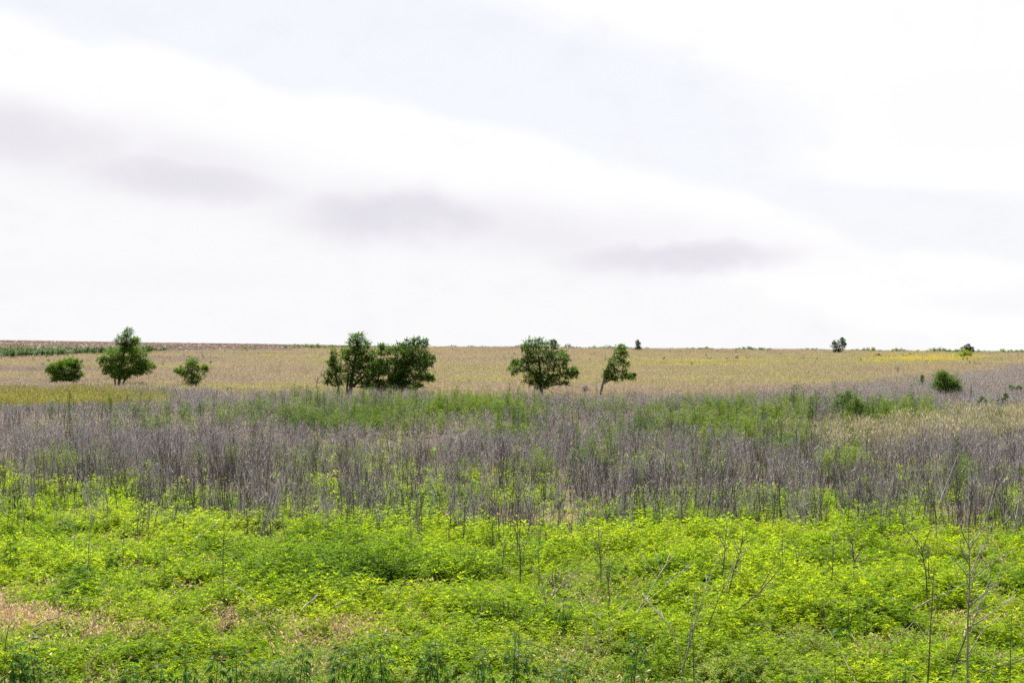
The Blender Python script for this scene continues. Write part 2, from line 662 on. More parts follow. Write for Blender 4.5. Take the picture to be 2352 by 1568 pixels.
def bushy_src(name, h, spread, branches, leaf, n=3, mat=None):
    """low branching weed with many small narrow leaves"""
    V, F = [], []
    for b in range(branches):
        a = random.uniform(0, 6.28)
        r = spread * random.uniform(.2, 1)
        e = Vector((math.cos(a) * r, math.sin(a) * r, h * random.uniform(.6, 1.05) * (1 - .25 * r / spread)))
        mid = e * .5 + Vector((0, 0, h * .12))
        tube(V, F, [Vector((0, 0, 0)), mid, e], [.005, .003, .0015], 3, False)
        for q in range(7):
            t = .35 + .65 * q / 6
            o = mid.lerp(e, (t - .5) * 2) if t > .5 else Vector((0, 0, 0)).lerp(mid, t * 2)
            for s in range(n):
                aa = random.uniform(0, 6.28)
                d = Vector((math.cos(aa), math.sin(aa), random.uniform(-.1, 1.0)))
                ln = leaf * random.uniform(.6, 1.15)
                leaflet(V, F, o, d, ln, ln * random.uniform(.15, .22), random.uniform(.3, 1.0), random.uniform(-.6, .6), True)
    return src(name, V, F, mat or M['weed'])


def grass_src(name, n, rad, h, w, bend, mat, head=0, hw=0.0, hl=0.0):
    V, F = [], []
    for k in range(n):
        a, r = random.uniform(0, 6.28), rad * math.sqrt(random.random())
        o = Vector((math.cos(a) * r, math.sin(a) * r, -.03))
        hh = h * random.uniform(.6, 1.1)
        ba = random.uniform(0, 6.28)
        bd = Vector((math.cos(ba) + .35, math.sin(ba), 0)) * bend * hh * random.uniform(.3, 1)
        fa = random.uniform(0, math.pi)
        s = Vector((math.cos(fa), math.sin(fa), 0)) * w * random.uniform(.6, 1.3)
        b = len(V)
        mid = o + Vector((0, 0, hh * .6)) + bd * .35
        tip = o + Vector((0, 0, hh)) + bd
        V.extend([o - s * .5, o + s * .5, mid + s * .4, mid - s * .4, tip])
        F.extend([(b, b + 1, b + 2, b + 3), (b + 3, b + 2, b + 4)])
        if head and random.random() < head:
            d = (tip - mid).normalized()
            b = len(V)
            q = Vector((math.cos(fa + .8), math.sin(fa + .8), 0)) * hw
            V.extend([tip - d * hl * .4, tip + q + d * hl * .2, tip + d * hl, tip - q + d * hl * .2])
            F.append((b, b + 1, b + 2, b + 3))
    return src(name, V, F, mat)


def stalk_geo(V, F, o, h, r, lean, nb, sides=3, blen=.35, twig=.4, up=(.55, 1.3)):
    o = Vector(o)
    k1, k2 = random.uniform(-.03, .03) * h, random.uniform(-.03, .03) * h
    def at(t):
        return o + Vector((lean[0] * t + k1 * math.sin(t * 5), lean[1] * t + k2 * math.sin(t * 4 + 1), h * t))
    tube(V, F, [at(t) for t in (0, .3, .6, .85, 1)], [r, r * .85, r * .6, r * .35, r * .15], sides, False)
    for b in range(nb):
        t = random.uniform(.25, .97)
        a = random.uniform(0, 6.28)
        ln = blen * h * random.uniform(.4, 1.1) * (1.15 - t * .7)
        d = Vector((math.cos(a), math.sin(a), random.uniform(*up))).normalized()
        p = at(t)
        p2 = p + d * ln * .55
        d2 = (d + Vector((0, 0, .35))).normalized()
        p3 = p2 + d2 * ln * .45
        tube(V, F, [p, p2, p3], [r * .42, r * .28, r * .10], 3, False)
        if random.random() < twig:
            a2 = a + random.choice((-1, 1)) * random.uniform(.5, 1.1)
            d3 = Vector((math.cos(a2), math.sin(a2), random.uniform(.4, 1.2))).normalized()
            tube(V, F, [p2, p2 + d3 * ln * .4], [r * .24, r * .08], 3, False)


def stalks_src(name, n, rad, h, r, nb, mat, blen=.35, lean=.12, up=(.55, 1.3)):
    V, F = [], []
    for k in range(n):
        a, q = random.uniform(0, 6.28), rad * math.sqrt(random.random())
        hh = h * random.uniform(.6, 1.15)
        stalk_geo(V, F, (math.cos(a) * q, math.sin(a) * q, -.05), hh, r * random.uniform(.7, 1.3),
                  (random.gauss(.02, lean) * hh, random.gauss(0, lean) * hh), int(nb * random.uniform(.6, 1.3)), 3, blen, .4, up)
    return src(name, V, F, mat)


WEEDS = [weed_src("weed", h, nd, lf, dr, n) for h, nd, lf, dr, n in
         ((.55, 6, .165, .7, 5), (.62, 6, .18, .9, 5), (.48, 6, .16, .5, 3), (.58, 6, .17, .8, 7), (.66, 7, .16, .6, 5))]
WEEDS += [bushy_src("weed", h, s, b, l) for h, s, b, l in ((.45, .26, 8, .12), (.5, .3, 9, .12), (.4, .24, 8, .105))]
FEATHER = [bushy_src("feathery_weed", h, s, b, l, 6, M['feather']) for h, s, b, l in ((.42, .22, 9, .05), (.46, .26, 11, .055))]
DRY = [grass_src("dry_grass", 46, .22, .32, .006, .9, M['drygrass'], .8, .012, .045) for _ in range(3)]
FRIZZ = [stalks_src("dry_stalks", 5, .35, 1.15, .0075, 17, M['stalk'], .26, .20, (.1, 1.3)) for _ in range(3)] + [stalks_src("dry_stalks", 3, .35, 1.2, .009, 6, M['stalk_pale'], .34, .35, (.2, 1.5)) for _ in range(2)]
FRIZZ += [stalks_src("dry_stalks", 5, .3, 1.35, .0095, 9, M['stalk_dark'], .28, .10, (.9, 2.2)) for _ in range(3)]
STALKS = [stalks_src("dry_stalks", 5, .3, 1.35, .0095, 10, M['stalk'], .30, .10, (.9, 2.2)) for _ in range(6)]
FSTALKS = [stalks_src("fine_stalks", 14, .55, .8, .007, 6, M['stalk'], .3, .16) for _ in range(4)]
HEMPS = [weed_src("hemp", h, nd, lf, .8, 3, False, 4, .24, (.5, .1), M['hemp']) for h, nd, lf in ((1.25, 15, .20), (1.0, 13, .19), (1.45, 16, .20), (.8, 11, .18))]
HILL = [grass_src("hill_grass", 60, .55, .52, .02, .35, M['hillgrass'], .5, .02, .12) for _ in range(4)]
HILLF = [grass_src("hill_grass", 80, 1.1, .55, .035, .35, M['hillgrass'], .4, .03, .14) for _ in range(4)]
OLIVE = [grass_src("olive_grass", 60, .5, .7, .018, .3, M['greengrass'], .5, .03, .09) for _ in range(3)]
BEIGE = [grass_src("beige_grass", 60, .5, .85, .012, .4, M['beige'], .9, .022, .13) for _ in range(3)]
CREST = [bushy_src("crest_weed", h, s, b, .22, 5, M['crest']) for h, s, b in ((.9, .7, 14), (.7, .8, 14), (1.1, .6, 12))]


def clod_src():
    V, F = [], []
    for k in range(26):
        a, r = random.uniform(0, 6.28), 1.0 * math.sqrt(random.random())
        o = Vector((math.cos(a) * r, math.sin(a) * r, random.uniform(.0, .10)))
        ln, wd = random.uniform(.15, .5), random.uniform(.04, .12)
        aa = random.gauss(0, .5)
        d = Vector((math.cos(aa), math.sin(aa), random.gauss(0, .25))) * ln
        u = Vector((random.gauss(0, .3), random.gauss(0, .6), random.uniform(.2, 1))).normalized() * wd
        b = len(V)
        V.extend([o - d * .5, o + d * .5, o + d * .4 + u, o - d * .35 + u * .8])
        F.append((b, b + 1, b + 2, b + 3))
    return src("straw", V, F, M['straw'])


CLOD = [clod_src() for _ in range(4)]


# ------------------------------------------------------------------ scattering
CLEAR = [ray(1956, 972) + (2.0, 9.0), ray(2174, 912) + (1.6, 3.5), ray(2258, 938) + (.5, 2.5), ray(2303, 936) + (.6, 2.5), ray(2112, 890) + (.7, 3), ray(893, 910) + (3.0, 3.0), ray(1243, 912) + (1.2, 3.0),
         ray(272, 888) + (1.0, 3.5), ray(440, 891) + (.8, 3.0), ray(1379, 912) + (.6, 3.0), ray(803, 910) + (1.0, 3.0)]


def clear(x, y):
    """thinner growth just in front of single bushes, where their feet show"""
    p = np.ones_like(x)
    for cx, cy, rx, ry in CLEAR:
        p = np.minimum(p, 1 - .75 * np.exp(-(((x - cx * (y / cy)) / rx) ** 2 + ((y - cy + ry * .8) / ry) ** 2) ** 2))
    return p


def scatter(y0, y1, dens, fn, margin=1.5, xr=None):
    """random ground points in the strip seen between y0 and y1, kept where fn(x, y, X, Y) says so; returns x, y, z, X, Y"""
    a = .40
    area = a * (y1 ** 2 - y0 ** 2) + 2 * margin * (y1 - y0)
    n = int(area * dens)
    yy = np.sqrt(rng.random(n) * (y1 ** 2 - y0 ** 2) + y0 ** 2)
    xx = (rng.random(n) * 2 - 1) * (a * yy + margin)
    zz = height(xx, yy)
    X, Y = proj(xx, yy, zz)
    p = fn(xx, yy, X, Y) * clear(xx, yy)
    k = rng.random(n) < p
    return xx[k], yy[k], zz[k], X[k], Y[k]


def gn_group(col):
    ng = bpy.data.node_groups.new("scatter", 'GeometryNodeTree')
    ng.interface.new_socket("Geometry", in_out='INPUT', socket_type='NodeSocketGeometry')
    ng.interface.new_socket("Geometry", in_out='OUTPUT', socket_type='NodeSocketGeometry')
    N, L = ng.nodes, ng.links
    gi, go = N.new('NodeGroupInput'), N.new('NodeGroupOutput')
    ip = N.new('GeometryNodeInstanceOnPoints')
    ci = N.new('GeometryNodeCollectionInfo')
    ci.inputs['Collection'].default_value = col
    ci.inputs['Separate Children'].default_value = True
    ci.inputs['Reset Children'].default_value = True

    def attr(nm, ty):
        n = N.new('GeometryNodeInputNamedAttribute')
        n.data_type = ty
        n.inputs['Name'].default_value = nm
        return n.outputs['Attribute']
    L.new(gi.outputs[0], ip.inputs['Points'])
    L.new(ci.outputs[0], ip.inputs['Instance'])
    ip.inputs['Pick Instance'].default_value = True
    L.new(attr('idx', 'INT'), ip.inputs['Instance Index'])
    er = N.new('FunctionNodeEulerToRotation')
    L.new(attr('rot', 'FLOAT_VECTOR'), er.inputs[0])
    L.new(er.outputs[0], ip.inputs['Rotation'])
    L.new(attr('scl', 'FLOAT_VECTOR'), ip.inputs['Scale'])
    L.new(ip.outputs[0], go.inputs[0])
    return ng


def mass(name, sources, x, y, z, scale, tint, label, cat, hscale=None, lean=.08, wind=.06, idx=None):
    n = len(x)
    col = bpy.data.collections.new(name + "_kinds")
    for i, o in enumerate(sources):
        o.name = "%02d_%s" % (i, name)
        col.objects.link(o)
    me = bpy.data.meshes.new(name)
    me.from_pydata(np.stack([x, y, z], 1).tolist(), [], [])
    a = me.attributes.new('idx', 'INT', 'POINT')
    a.data.foreach_set('value', (rng.integers(0, len(sources), n) if idx is None else idx).astype(np.int32))
    a = me.attributes.new('rot', 'FLOAT_VECTOR', 'POINT')
    rot = np.stack([rng.normal(0, lean, n), rng.normal(wind, lean, n), rng.random(n) * 6.283], 1)
    a.data.foreach_set('vector', rot.astype(np.float32).ravel())
    a = me.attributes.new('scl', 'FLOAT_VECTOR', 'POINT')
    sc = np.broadcast_to(scale, n)
    hs = sc if hscale is None else hscale
    a.data.foreach_set('vector', np.stack([sc, sc, hs], 1).astype(np.float32).ravel())
    a = me.attributes.new('tint', 'FLOAT', 'POINT')
    a.data.foreach_set('value', np.broadcast_to(tint, n).astype(np.float32))
    o = obj(name, me)
    md = o.modifiers.new("scatter", 'NODES')
    md.node_group = gn_group(col)
    tag(o, label, cat, kind='stuff')
    return o


def cat_pts(*ps):
    return [np.concatenate([p[i] for p in ps]) for i in range(5)]


def lift(Y, x, y, h, warp=0.0, sc=8.0, seed=90):
    """picture row of the plants' tops, h metres above their feet, with a ragged edge"""
    return Y - FPX * h / y + (fbm(x, y, sc, seed) - .5) * warp


# --- where things grow, as curves over the photo's width
def frontA(X):     # foot of the grey stalk belt
    return np.interp(X, [0, 200, 400, 560, 700, 900, 1050, 1200, 1330, 1420, 1500, 1700, 1850, 2000, 2150, 2300, 2400],
                     [1150, 1145, 1180, 1205, 1200, 1232, 1255, 1262, 1262, 1238, 1212, 1196, 1200, 1202, 1205, 1238, 1245])


def blob(X, Y, cx, cy, rx, ry):
    return np.exp(-(((X - cx) / rx) ** 2 + ((Y - cy) / ry) ** 2) ** 1.5)


def hemp_zone(x, y, X, Y):
    Y = lift(Y, x, y, .80, 34, 5)
    d = np.zeros_like(X)
    for cx, cy, rx, ry, k in ((950, 928, 330, 20, .8), (1150, 918, 110, 16, 1), (480, 945, 190, 13, .55), (300, 957, 120, 10, .35), (820, 945, 260, 18, .8),
                              (1250, 985, 150, 16, .9), (1440, 992, 140, 16, .9), (1620, 982, 160, 22, 1.0), (1760, 972, 110, 20, .8),
                              (1850, 930, 260, 24, .55), (1650, 925, 120, 14, .5), (2030, 945, 110, 20, .5), (1420, 928, 120, 12, .45), (2100, 915, 60, 10, .6),
                              (1830, 1030, 80, 20, .9), (1930, 1045, 60, 14, .9), (1640, 1045, 60, 14, .55), (1360, 1050, 40, 22, .6), (1215, 1050, 50, 18, .5),
                              (2210, 1085, 28, 20, .8), (120, 1040, 110, 18, .5), (620, 1045, 220, 16, .45), (2200, 945, 200, 10, .25), (1150, 1090, 120, 24, .5)):
        d = np.maximum(d, k * blob(X, Y, cx, cy, rx, ry))
    n = fbm(x, y, 2.6, 41)
    return np.clip(d * (.06 + 1.5 * smooth(n, .43, .60)), 0, 1) * (Y > 893)


def beige_zone(x, y, X, Y):
    Y = lift(Y, x, y, .85, 18, 5)
    c = np.interp(X, [1700, 1850, 2000, 2352], [1003, 990, 974, 950])
    return np.exp(-(((Y - c) / 18) ** 2) ** 1.2) * smooth(X, 1720, 2050) * (.2 + 1.0 * smooth(fbm(x, y, 3, 8), .3, .65))


def olive_zone(x, y, X, Y):
    Y = lift(Y, x, y, .55, 16)
    return ((Y > 886) & (Y < 923)) * (1 - smooth(X, 200, 440)) * (.2 + .8 * smooth(Y, 888, 910)) * (.45 + .8 * fbm(x, y, 4, 29))


def bare_zone(X, Y):
    return np.exp(-(((Y - 929) / 8.0) ** 2) ** 2) * (1 - smooth(X, 240, 340))


def lav_top(X):    # upper edge of the grey-lilac belt at the foot of the hill
    return np.interp(X, [0, 300, 480, 760, 1000, 1300, 1600, 1900, 2352], [866, 868, 878, 886, 891, 891, 891, 868, 831])


def burrow_gap(x, y):
    return ((x - bx * y / by) / .21) ** 2 + ((y - by + .5) / 1.05) ** 2 < 1


def brown_zone(x, y, X, Y):
    d = np.zeros_like(X)
    for cx, cy, rx, ry, k in ((150, 1440, 300, 55, .85), (330, 1425, 150, 36, .7), (480, 1440, 120, 30, .6), (820, 1470, 90, 24, .75), (700, 1470, 70, 18, .5), (60, 1500, 140, 40, .5),
                              (1130, 1420, 60, 16, .5), (1080, 1490, 70, 16, .3), (200, 1310, 160, 30, .25), (2270, 1450, 40, 20, .5)):
        d = np.maximum(d, k * blob(X, Y, cx, cy, rx, ry))
    return d * (.22 + .62 * smooth(fbm(x, y, .8, 77), .38, .64))


# --- bright weeds over the front of the field
def weed_fn(x, y, X, Y):
    Y0_, Y = Y, lift(Y, x, y, .64, 56, 5)
    A = frontA(X)
    inside = smooth(Y, A - 110, A + 15)
    under = .72 * smooth(fbm(x, y, 2.6, 13), .45, .59) * smooth(Y, 1000, 1070) + .03
    p = inside + (1 - inside) * under
    p = p * (1 - .72 * brown_zone(x, y, X, Y0_))
    return p * ~burrow_gap(x, y)


w1 = scatter(15.2, 30, 52, weed_fn)
w2 = scatter(30, 46, 42, weed_fn)
w3 = scatter(46, 75, 16, weed_fn)
wx, wy, wz, wX, wY = cat_pts(w1, w2, w3)
mound = fbm(wx, wy, 1.5, 21)
low = smooth(fbm(wx, wy, 5.0, 55), .35, .65)
hs = (.56 + .60 * smooth(mound, .25, .75)) * rng.uniform(.75, 1.2, len(wx)) * (1 - .50 * brown_zone(wx, wy, wX, wY))
hs = hs * np.interp(wY, [985, 1180, 1260, 1440, 1540, 1600], [.90, .95, 1.0, .95, .78, .75])
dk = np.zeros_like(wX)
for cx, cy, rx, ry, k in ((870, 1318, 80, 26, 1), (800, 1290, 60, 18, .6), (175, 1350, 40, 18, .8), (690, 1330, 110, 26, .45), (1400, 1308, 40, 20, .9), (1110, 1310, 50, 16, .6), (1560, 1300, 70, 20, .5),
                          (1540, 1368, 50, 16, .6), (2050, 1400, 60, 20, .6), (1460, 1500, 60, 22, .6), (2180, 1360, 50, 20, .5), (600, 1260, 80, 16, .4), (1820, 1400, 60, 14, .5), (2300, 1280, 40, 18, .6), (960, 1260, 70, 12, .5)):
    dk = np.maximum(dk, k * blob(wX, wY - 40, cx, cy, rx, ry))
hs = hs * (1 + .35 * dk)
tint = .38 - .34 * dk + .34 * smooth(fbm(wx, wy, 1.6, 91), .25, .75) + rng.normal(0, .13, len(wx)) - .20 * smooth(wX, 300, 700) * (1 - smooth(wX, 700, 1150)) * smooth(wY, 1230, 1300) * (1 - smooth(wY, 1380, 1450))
tint = tint - .12 * (1 - smooth(wY, 1000, 1150))
kind = rng.integers(0, 5, len(wx))
bush = rng.random(len(wx)) < .35 + .4 * smooth(fbm(wx, wy, 1.5, 14), .45, .65)
kind = np.where(bush, rng.integers(5, 8, len(wx)), kind)
mass("weed_cover", WEEDS, wx, wy, wz, np.clip(hs, .55, 1.25), np.clip(tint, 0, 1), "bright yellow-green hemp weeds covering the front of the field", "weeds",
     hscale=hs, idx=kind)


def feather_fn(x, y, X, Y):
    return (smooth(Y, 1420, 1520) * .32 + .05 * smooth(Y, 1250, 1350)) * smooth(fbm(x, y, 2.0, 61), .42, .60) * ~burrow_gap(x, y)


fx, fy, fz, fX, fY = scatter(15.2, 34, 40, feather_fn)
mass("feathery_weed_cover", FEATHER, fx, fy, fz, rng.uniform(.7, 1.25, len(fx)), np.clip(rng.normal(.5, .2, len(fx)), 0, 1),
     "pale feathery green weeds mixed into the front of the field", "weeds")

dx, dy, dz, dX, dY = scatter(15.2, 46, 55, lambda x, y, X, Y: np.clip(brown_zone(x, y, X, Y) * 1.1 + .03 * (Y > 1190), 0, 1) * ~burrow_gap(x, y))
mass("dry_grass", DRY, dx, dy, dz, rng.uniform(.7, 1.3, len(dx)), np.clip(rng.normal(.5, .25, len(dx)), 0, 1),
     "pinkish brown dried grass in patches between the bright weeds", "grass", lean=.2)


# --- grey dead stalks
def stalk_fn(x, y, X, Y):
    A = frontA(X)
    Yf = lift(Y, x, y, .56, 56, 5)
    p = 1 - smooth(Yf, A - 90, A + 90)
    p = np.maximum(p, (.08 + .12 * (X < 700)) * (1 - smooth(Yf, A + 20, A + 120)))
    p = p * (.45 + .75 * smooth(fbm(x, y, 3.4, 33), .30, .62))
    p = p * (1 - .95 * hemp_zone(x, y, X, Y)) * (1 - .55 * beige_zone(x, y, X, Y)) * (1 - .92 * olive_zone(x, y, X, Y)) * (1 - .95 * bare_zone(X, Y))
    p = p * (1 - .5 * ((fbm(x, y, 2.6, 13) > .54) & (Yf > 1010)))
    p = p * np.interp(Yf, [1040, 1120, 1200], [1, .85, .70])
    return np.clip(p, 0, 1) * (lift(Y, x, y, .7, 14) > 905 - 20 * (X < 500))


s1 = scatter(34, 62, 5.0, stalk_fn)
s2 = scatter(62, 118, 3.4, stalk_fn)
sx, sy, sz, sX, sY = cat_pts(s1, s2)
shs = np.interp(sY, [880, 960, 1020, 1100, 1250], [.55, .66, .82, 1.05, 1.15]) * rng.uniform(.7, 1.2, len(sx)) * (.75 + .5 * fbm(sx, sy, 4, 71))
sk = rng.integers(0, 6, len(sx))
fr = rng.random(len(sx)) < .22 + .35 * smooth(fbm(sx, sy, 4.5, 81), .45, .65) * (sY < 1090)
sk = np.where(fr, rng.integers(6, 9, len(sx)), sk)
sk = np.where(rng.random(len(sx)) < .08 + .26 * smooth(sY, 1040, 1130), rng.integers(11, 14, len(sx)), sk)
sk = np.where(rng.random(len(sx)) < .055, rng.integers(9, 11, len(sx)), sk)
mass("dry_stalk_thicket", STALKS + FRIZZ, sx, sy, sz, rng.uniform(.85, 1.2, len(sx)), .5, "belt of dead grey weed stalks standing across the middle of the field", "dead stalks",
     hscale=shs, lean=.075, idx=sk)


def lav_fn(x, y, X, Y):
    t = lav_top(X)
    Yl = lift(Y, x, y, .9, 16, 14)
    p = smooth(Yl, t - 4, t + 8) * (1 - smooth(Yl, 915, 980))
    p = p * (1 - .7 * hemp_zone(x, y, X, Y)) * (1 - .55 * olive_zone(x, y, X, Y)) * (1 - .95 * bare_zone(X, Y))
    return p * (.30 + .45 * fbm(x, y, 6, 19) + .5 * smooth(X, 1500, 1900) + .35 * (1 - smooth(X, 430, 600)))


lx, ly, lz, lX, lY = scatter(85, 230, 2.6, lav_fn)
lh = rng.uniform(.8, 1.25, len(lx)) * np.interp(lX, [0, 400, 700, 1300, 1700, 2352], [.62, .65, 1.0, 1.25, .85, .8])
mass("fine_stalk_thicket", FSTALKS, lx, ly, lz, rng.uniform(.9, 1.3, len(lx)), .5, "lilac grey strip of fine dead stems along the foot of the hill", "dead stalks", hscale=lh)

# --- olive grass, beige grass, bare strip
ox, oy, oz, oX, oY = scatter(85, 135, 3.4, lambda x, y, X, Y: olive_zone(x, y, X, Y))
mass("olive_grass", OLIVE, ox, oy, oz, rng.uniform(.8, 1.2, len(ox)), np.clip(.35 + .7 * (fbm(ox, oy, 5, 4) - .5) + .4 * smooth(oY, 900, 925) + rng.normal(0, .12, len(ox)), 0, 1),
     "olive yellow grass strip in front of the round bush and tall tree", "grass")
ex, ey, ez, eX, eY = scatter(60, 112, 7, beige_zone)
mass("beige_grass", BEIGE, ex, ey, ez, rng.uniform(.8, 1.2, len(ex)), np.clip(rng.normal(.5, .2, len(ex)), 0, 1), "pale beige seeding grass strip behind the grey stalks", "grass")
gx_, gy_, gz_, gX, gY = scatter(80, 125, 5, lambda x, y, X, Y: bare_zone(X, Y))
mass("short_dry_grass", [grass_src("short_dry_grass", 60, .5, .12, .012, .6, M['drygrass']) for _ in range(2)], gx_, gy_, gz_, rng.uniform(.8, 1.2, len(gx_)), .85,
     "short pinkish dry grass on a nearly bare strip", "grass")

# --- upright hemp in the middle distance
hx, hy, hz, hX, hY = scatter(45, 112, 6.5, hemp_zone)
hh = rng.uniform(.5, .98, len(hx)) * np.interp(hY, [900, 960, 1100], [.75, 1.05, 1.05])
mass("hemp_thicket", HEMPS, hx, hy, hz, rng.uniform(.8, 1.2, len(hx)), np.clip(.58 + (fbm(hx, hy, 4, 52) - .5) * 1.2 + rng.normal(0, .12, len(hx)), 0, 1),
     "green hemp standing in patches among the grey stalks", "weeds", hscale=hh)


# --- hillside grass
def hill_tint(x, y, X, Y):
    t = .40 + (fbm(x * .6, y, 16, 6) - .5) * .9 + (fbm(x * .3, y, 6, 26) - .5) * .7
    t = t + .20 * blob(X, Y, 1450, 852, 560, 34) + .22 * blob(X, Y, 620, 827, 110, 7) + .25 * blob(X, Y, 830, 806, 160, 5)
    t = t - .16 * blob(X, Y, 550, 860, 200, 40) - .25 * blob(X, Y, 100, 855, 260, 14) - .12 * (1 - smooth(Y, 800, 822))
    t = t + .60 * blob(X, Y, 2150, 824, 200, 7) * smooth(fbm(x, y, 10, 88), .25, .5) + .10 * blob(X, Y, 1950, 840, 240, 12)
    return np.clip(t + rng.normal(0, .05, len(x)), 0, 1)


def hill_fn(x, y, X, Y):
    Yl = lift(Y, x, y, .8, 16, 14)
    p = 1 - .85 * smooth(Yl, lav_top(X) + 0, lav_top(X) + 16)
    p = p * (1 - smooth(Yl, lav_top(X) + 10, lav_top(X) + 50))
    p = p * (y < yb(x) + np.where(x > 10, 900, 1))
    return p * (.7 + .3 * vnoise(x, y, 5, 2))


g1 = scatter(95, 200, 1.6, hill_fn)
gx1, gy1, gz1, gX1, gY1 = g1
mass("hill_grass", HILL, gx1, gy1, gz1, rng.uniform(.85, 1.3, len(gx1)), hill_tint(gx1, gy1, gX1, gY1), "tan dry grass on the long slope behind the trees", "grass",
     hscale=rng.uniform(.6, 1.15, len(gx1)) * (.55 + .9 * fbm(gx1 * .5, gy1, 7, 44)))
gx2, gy2, gz2, gX2, gY2 = scatter(200, 430, .42, hill_fn)
mass("far_hill_grass", HILLF, gx2, gy2, gz2, rng.uniform(.85, 1.3, len(gx2)), hill_tint(gx2, gy2, gX2, gY2), "tan and yellow dry grass near the top of the slope", "grass",
     hscale=rng.uniform(.6, 1.1, len(gx2)) * (.5 + 1.0 * fbm(gx2 * .5, gy2, 12, 44)))

ux, uy, uz, uX, uY = scatter(140, 330, .012, hill_fn)
mass("hill_weeds", CREST, ux, uy, uz, rng.uniform(.25, .7, len(ux)), np.clip(rng.normal(.5, .3, len(ux)), 0, 1), "scattered low weeds dotting the long tan slope", "weeds",
     hscale=rng.uniform(.5, 1.0, len(ux)))

# --- weeds along the field edge and the skyline
cx_ = np.arange(-135, 130, .9)
Yc = 370 - .3 * cx_
edge_y = np.where(cx_ < 0, np.minimum(yb(cx_) - 2, Yc + 6), Yc + 4)
K = []
for x0, y0 in zip(cx_, edge_y):
    u = x0 / y0
    n = 4 if u > -.02 else (3 if u > -.25 else 16)
    depth = 5 if u > -.24 else 26 * smooth(-u, .24, .33) + 6
    for _ in range(n):
        K.append((x0 + random.uniform(-.6, .6), y0 - random.random() * depth))
K = np.array(K)
kz = height(K[:, 0], K[:, 1])
ku = K[:, 0] / K[:, 1]
kn = vnoise(K[:, 0], K[:, 1] * .3, 3.0, 12)
keep = (kn > .30) | (ku < -.24)
K, kz, ku, kn = K[keep], kz[keep], ku[keep], kn[keep]
khs = np.where(ku < -.24, rng.uniform(1.2, 2.0, len(K)), rng.uniform(.5, 1.2, len(K)) * (.5 + 1.1 * kn))
mass("edge_weeds", CREST, K[:, 0], K[:, 1], kz, rng.uniform(.8, 1.3, len(K)), np.clip(np.where(ku < -.24, .08, .50) + rng.normal(0, .18, len(K)), 0, 1),
     "strip of green weeds along the ploughed field and the skyline", "weeds", hscale=khs)

# --- straw and clods on the ploughed field
n = 26000
qx = rng.uniform(-175, 12, n)
qy = yb(qx) + rng.random(n) ** 1.2 * np.maximum(470 - yb(qx), 0)
keep = np.abs(qx / qy) < .42
qx, qy = qx[keep], qy[keep]
mass("straw_litter", CLOD, qx, qy, height(qx, qy) + .12, rng.uniform(.7, 1.3, len(qx)), np.clip(.5 + (fbm(qx, qy, 6, 66) - .5) * .9, 0, 1), "broken straw and clods strewn over the ploughed field", "straw",
     lean=.02, wind=0)
n = 500
qx = rng.uniform(-160, 40, n)
qy = (370 - .3 * qx) + rng.uniform(0, 30, n)
mass("stubble", [stalks_src("stubble", 3, .4, .55, .02, 4, M['stalk'], .4, .25)], qx, qy, height(qx, qy) + .05, rng.uniform(.6, 1.5, n), .5, "broken stubble standing along the skyline", "stubble")


# ================================================================== single things
# ------------------------------------------------------------------ trees and bushes


def branch_curve(a, b, sag, n=6):
    a, b = Vector(a), Vector(b)
    return [a.lerp(b, t) + Vector((0, 0, sag * math.sin(math.pi * t))) + Vector((random.gauss(0, .02), random.gauss(0, .02), random.gauss(0, .02))) * (b - a).length * (0 < t < 1)
            for t in np.linspace(0, 1, n)]


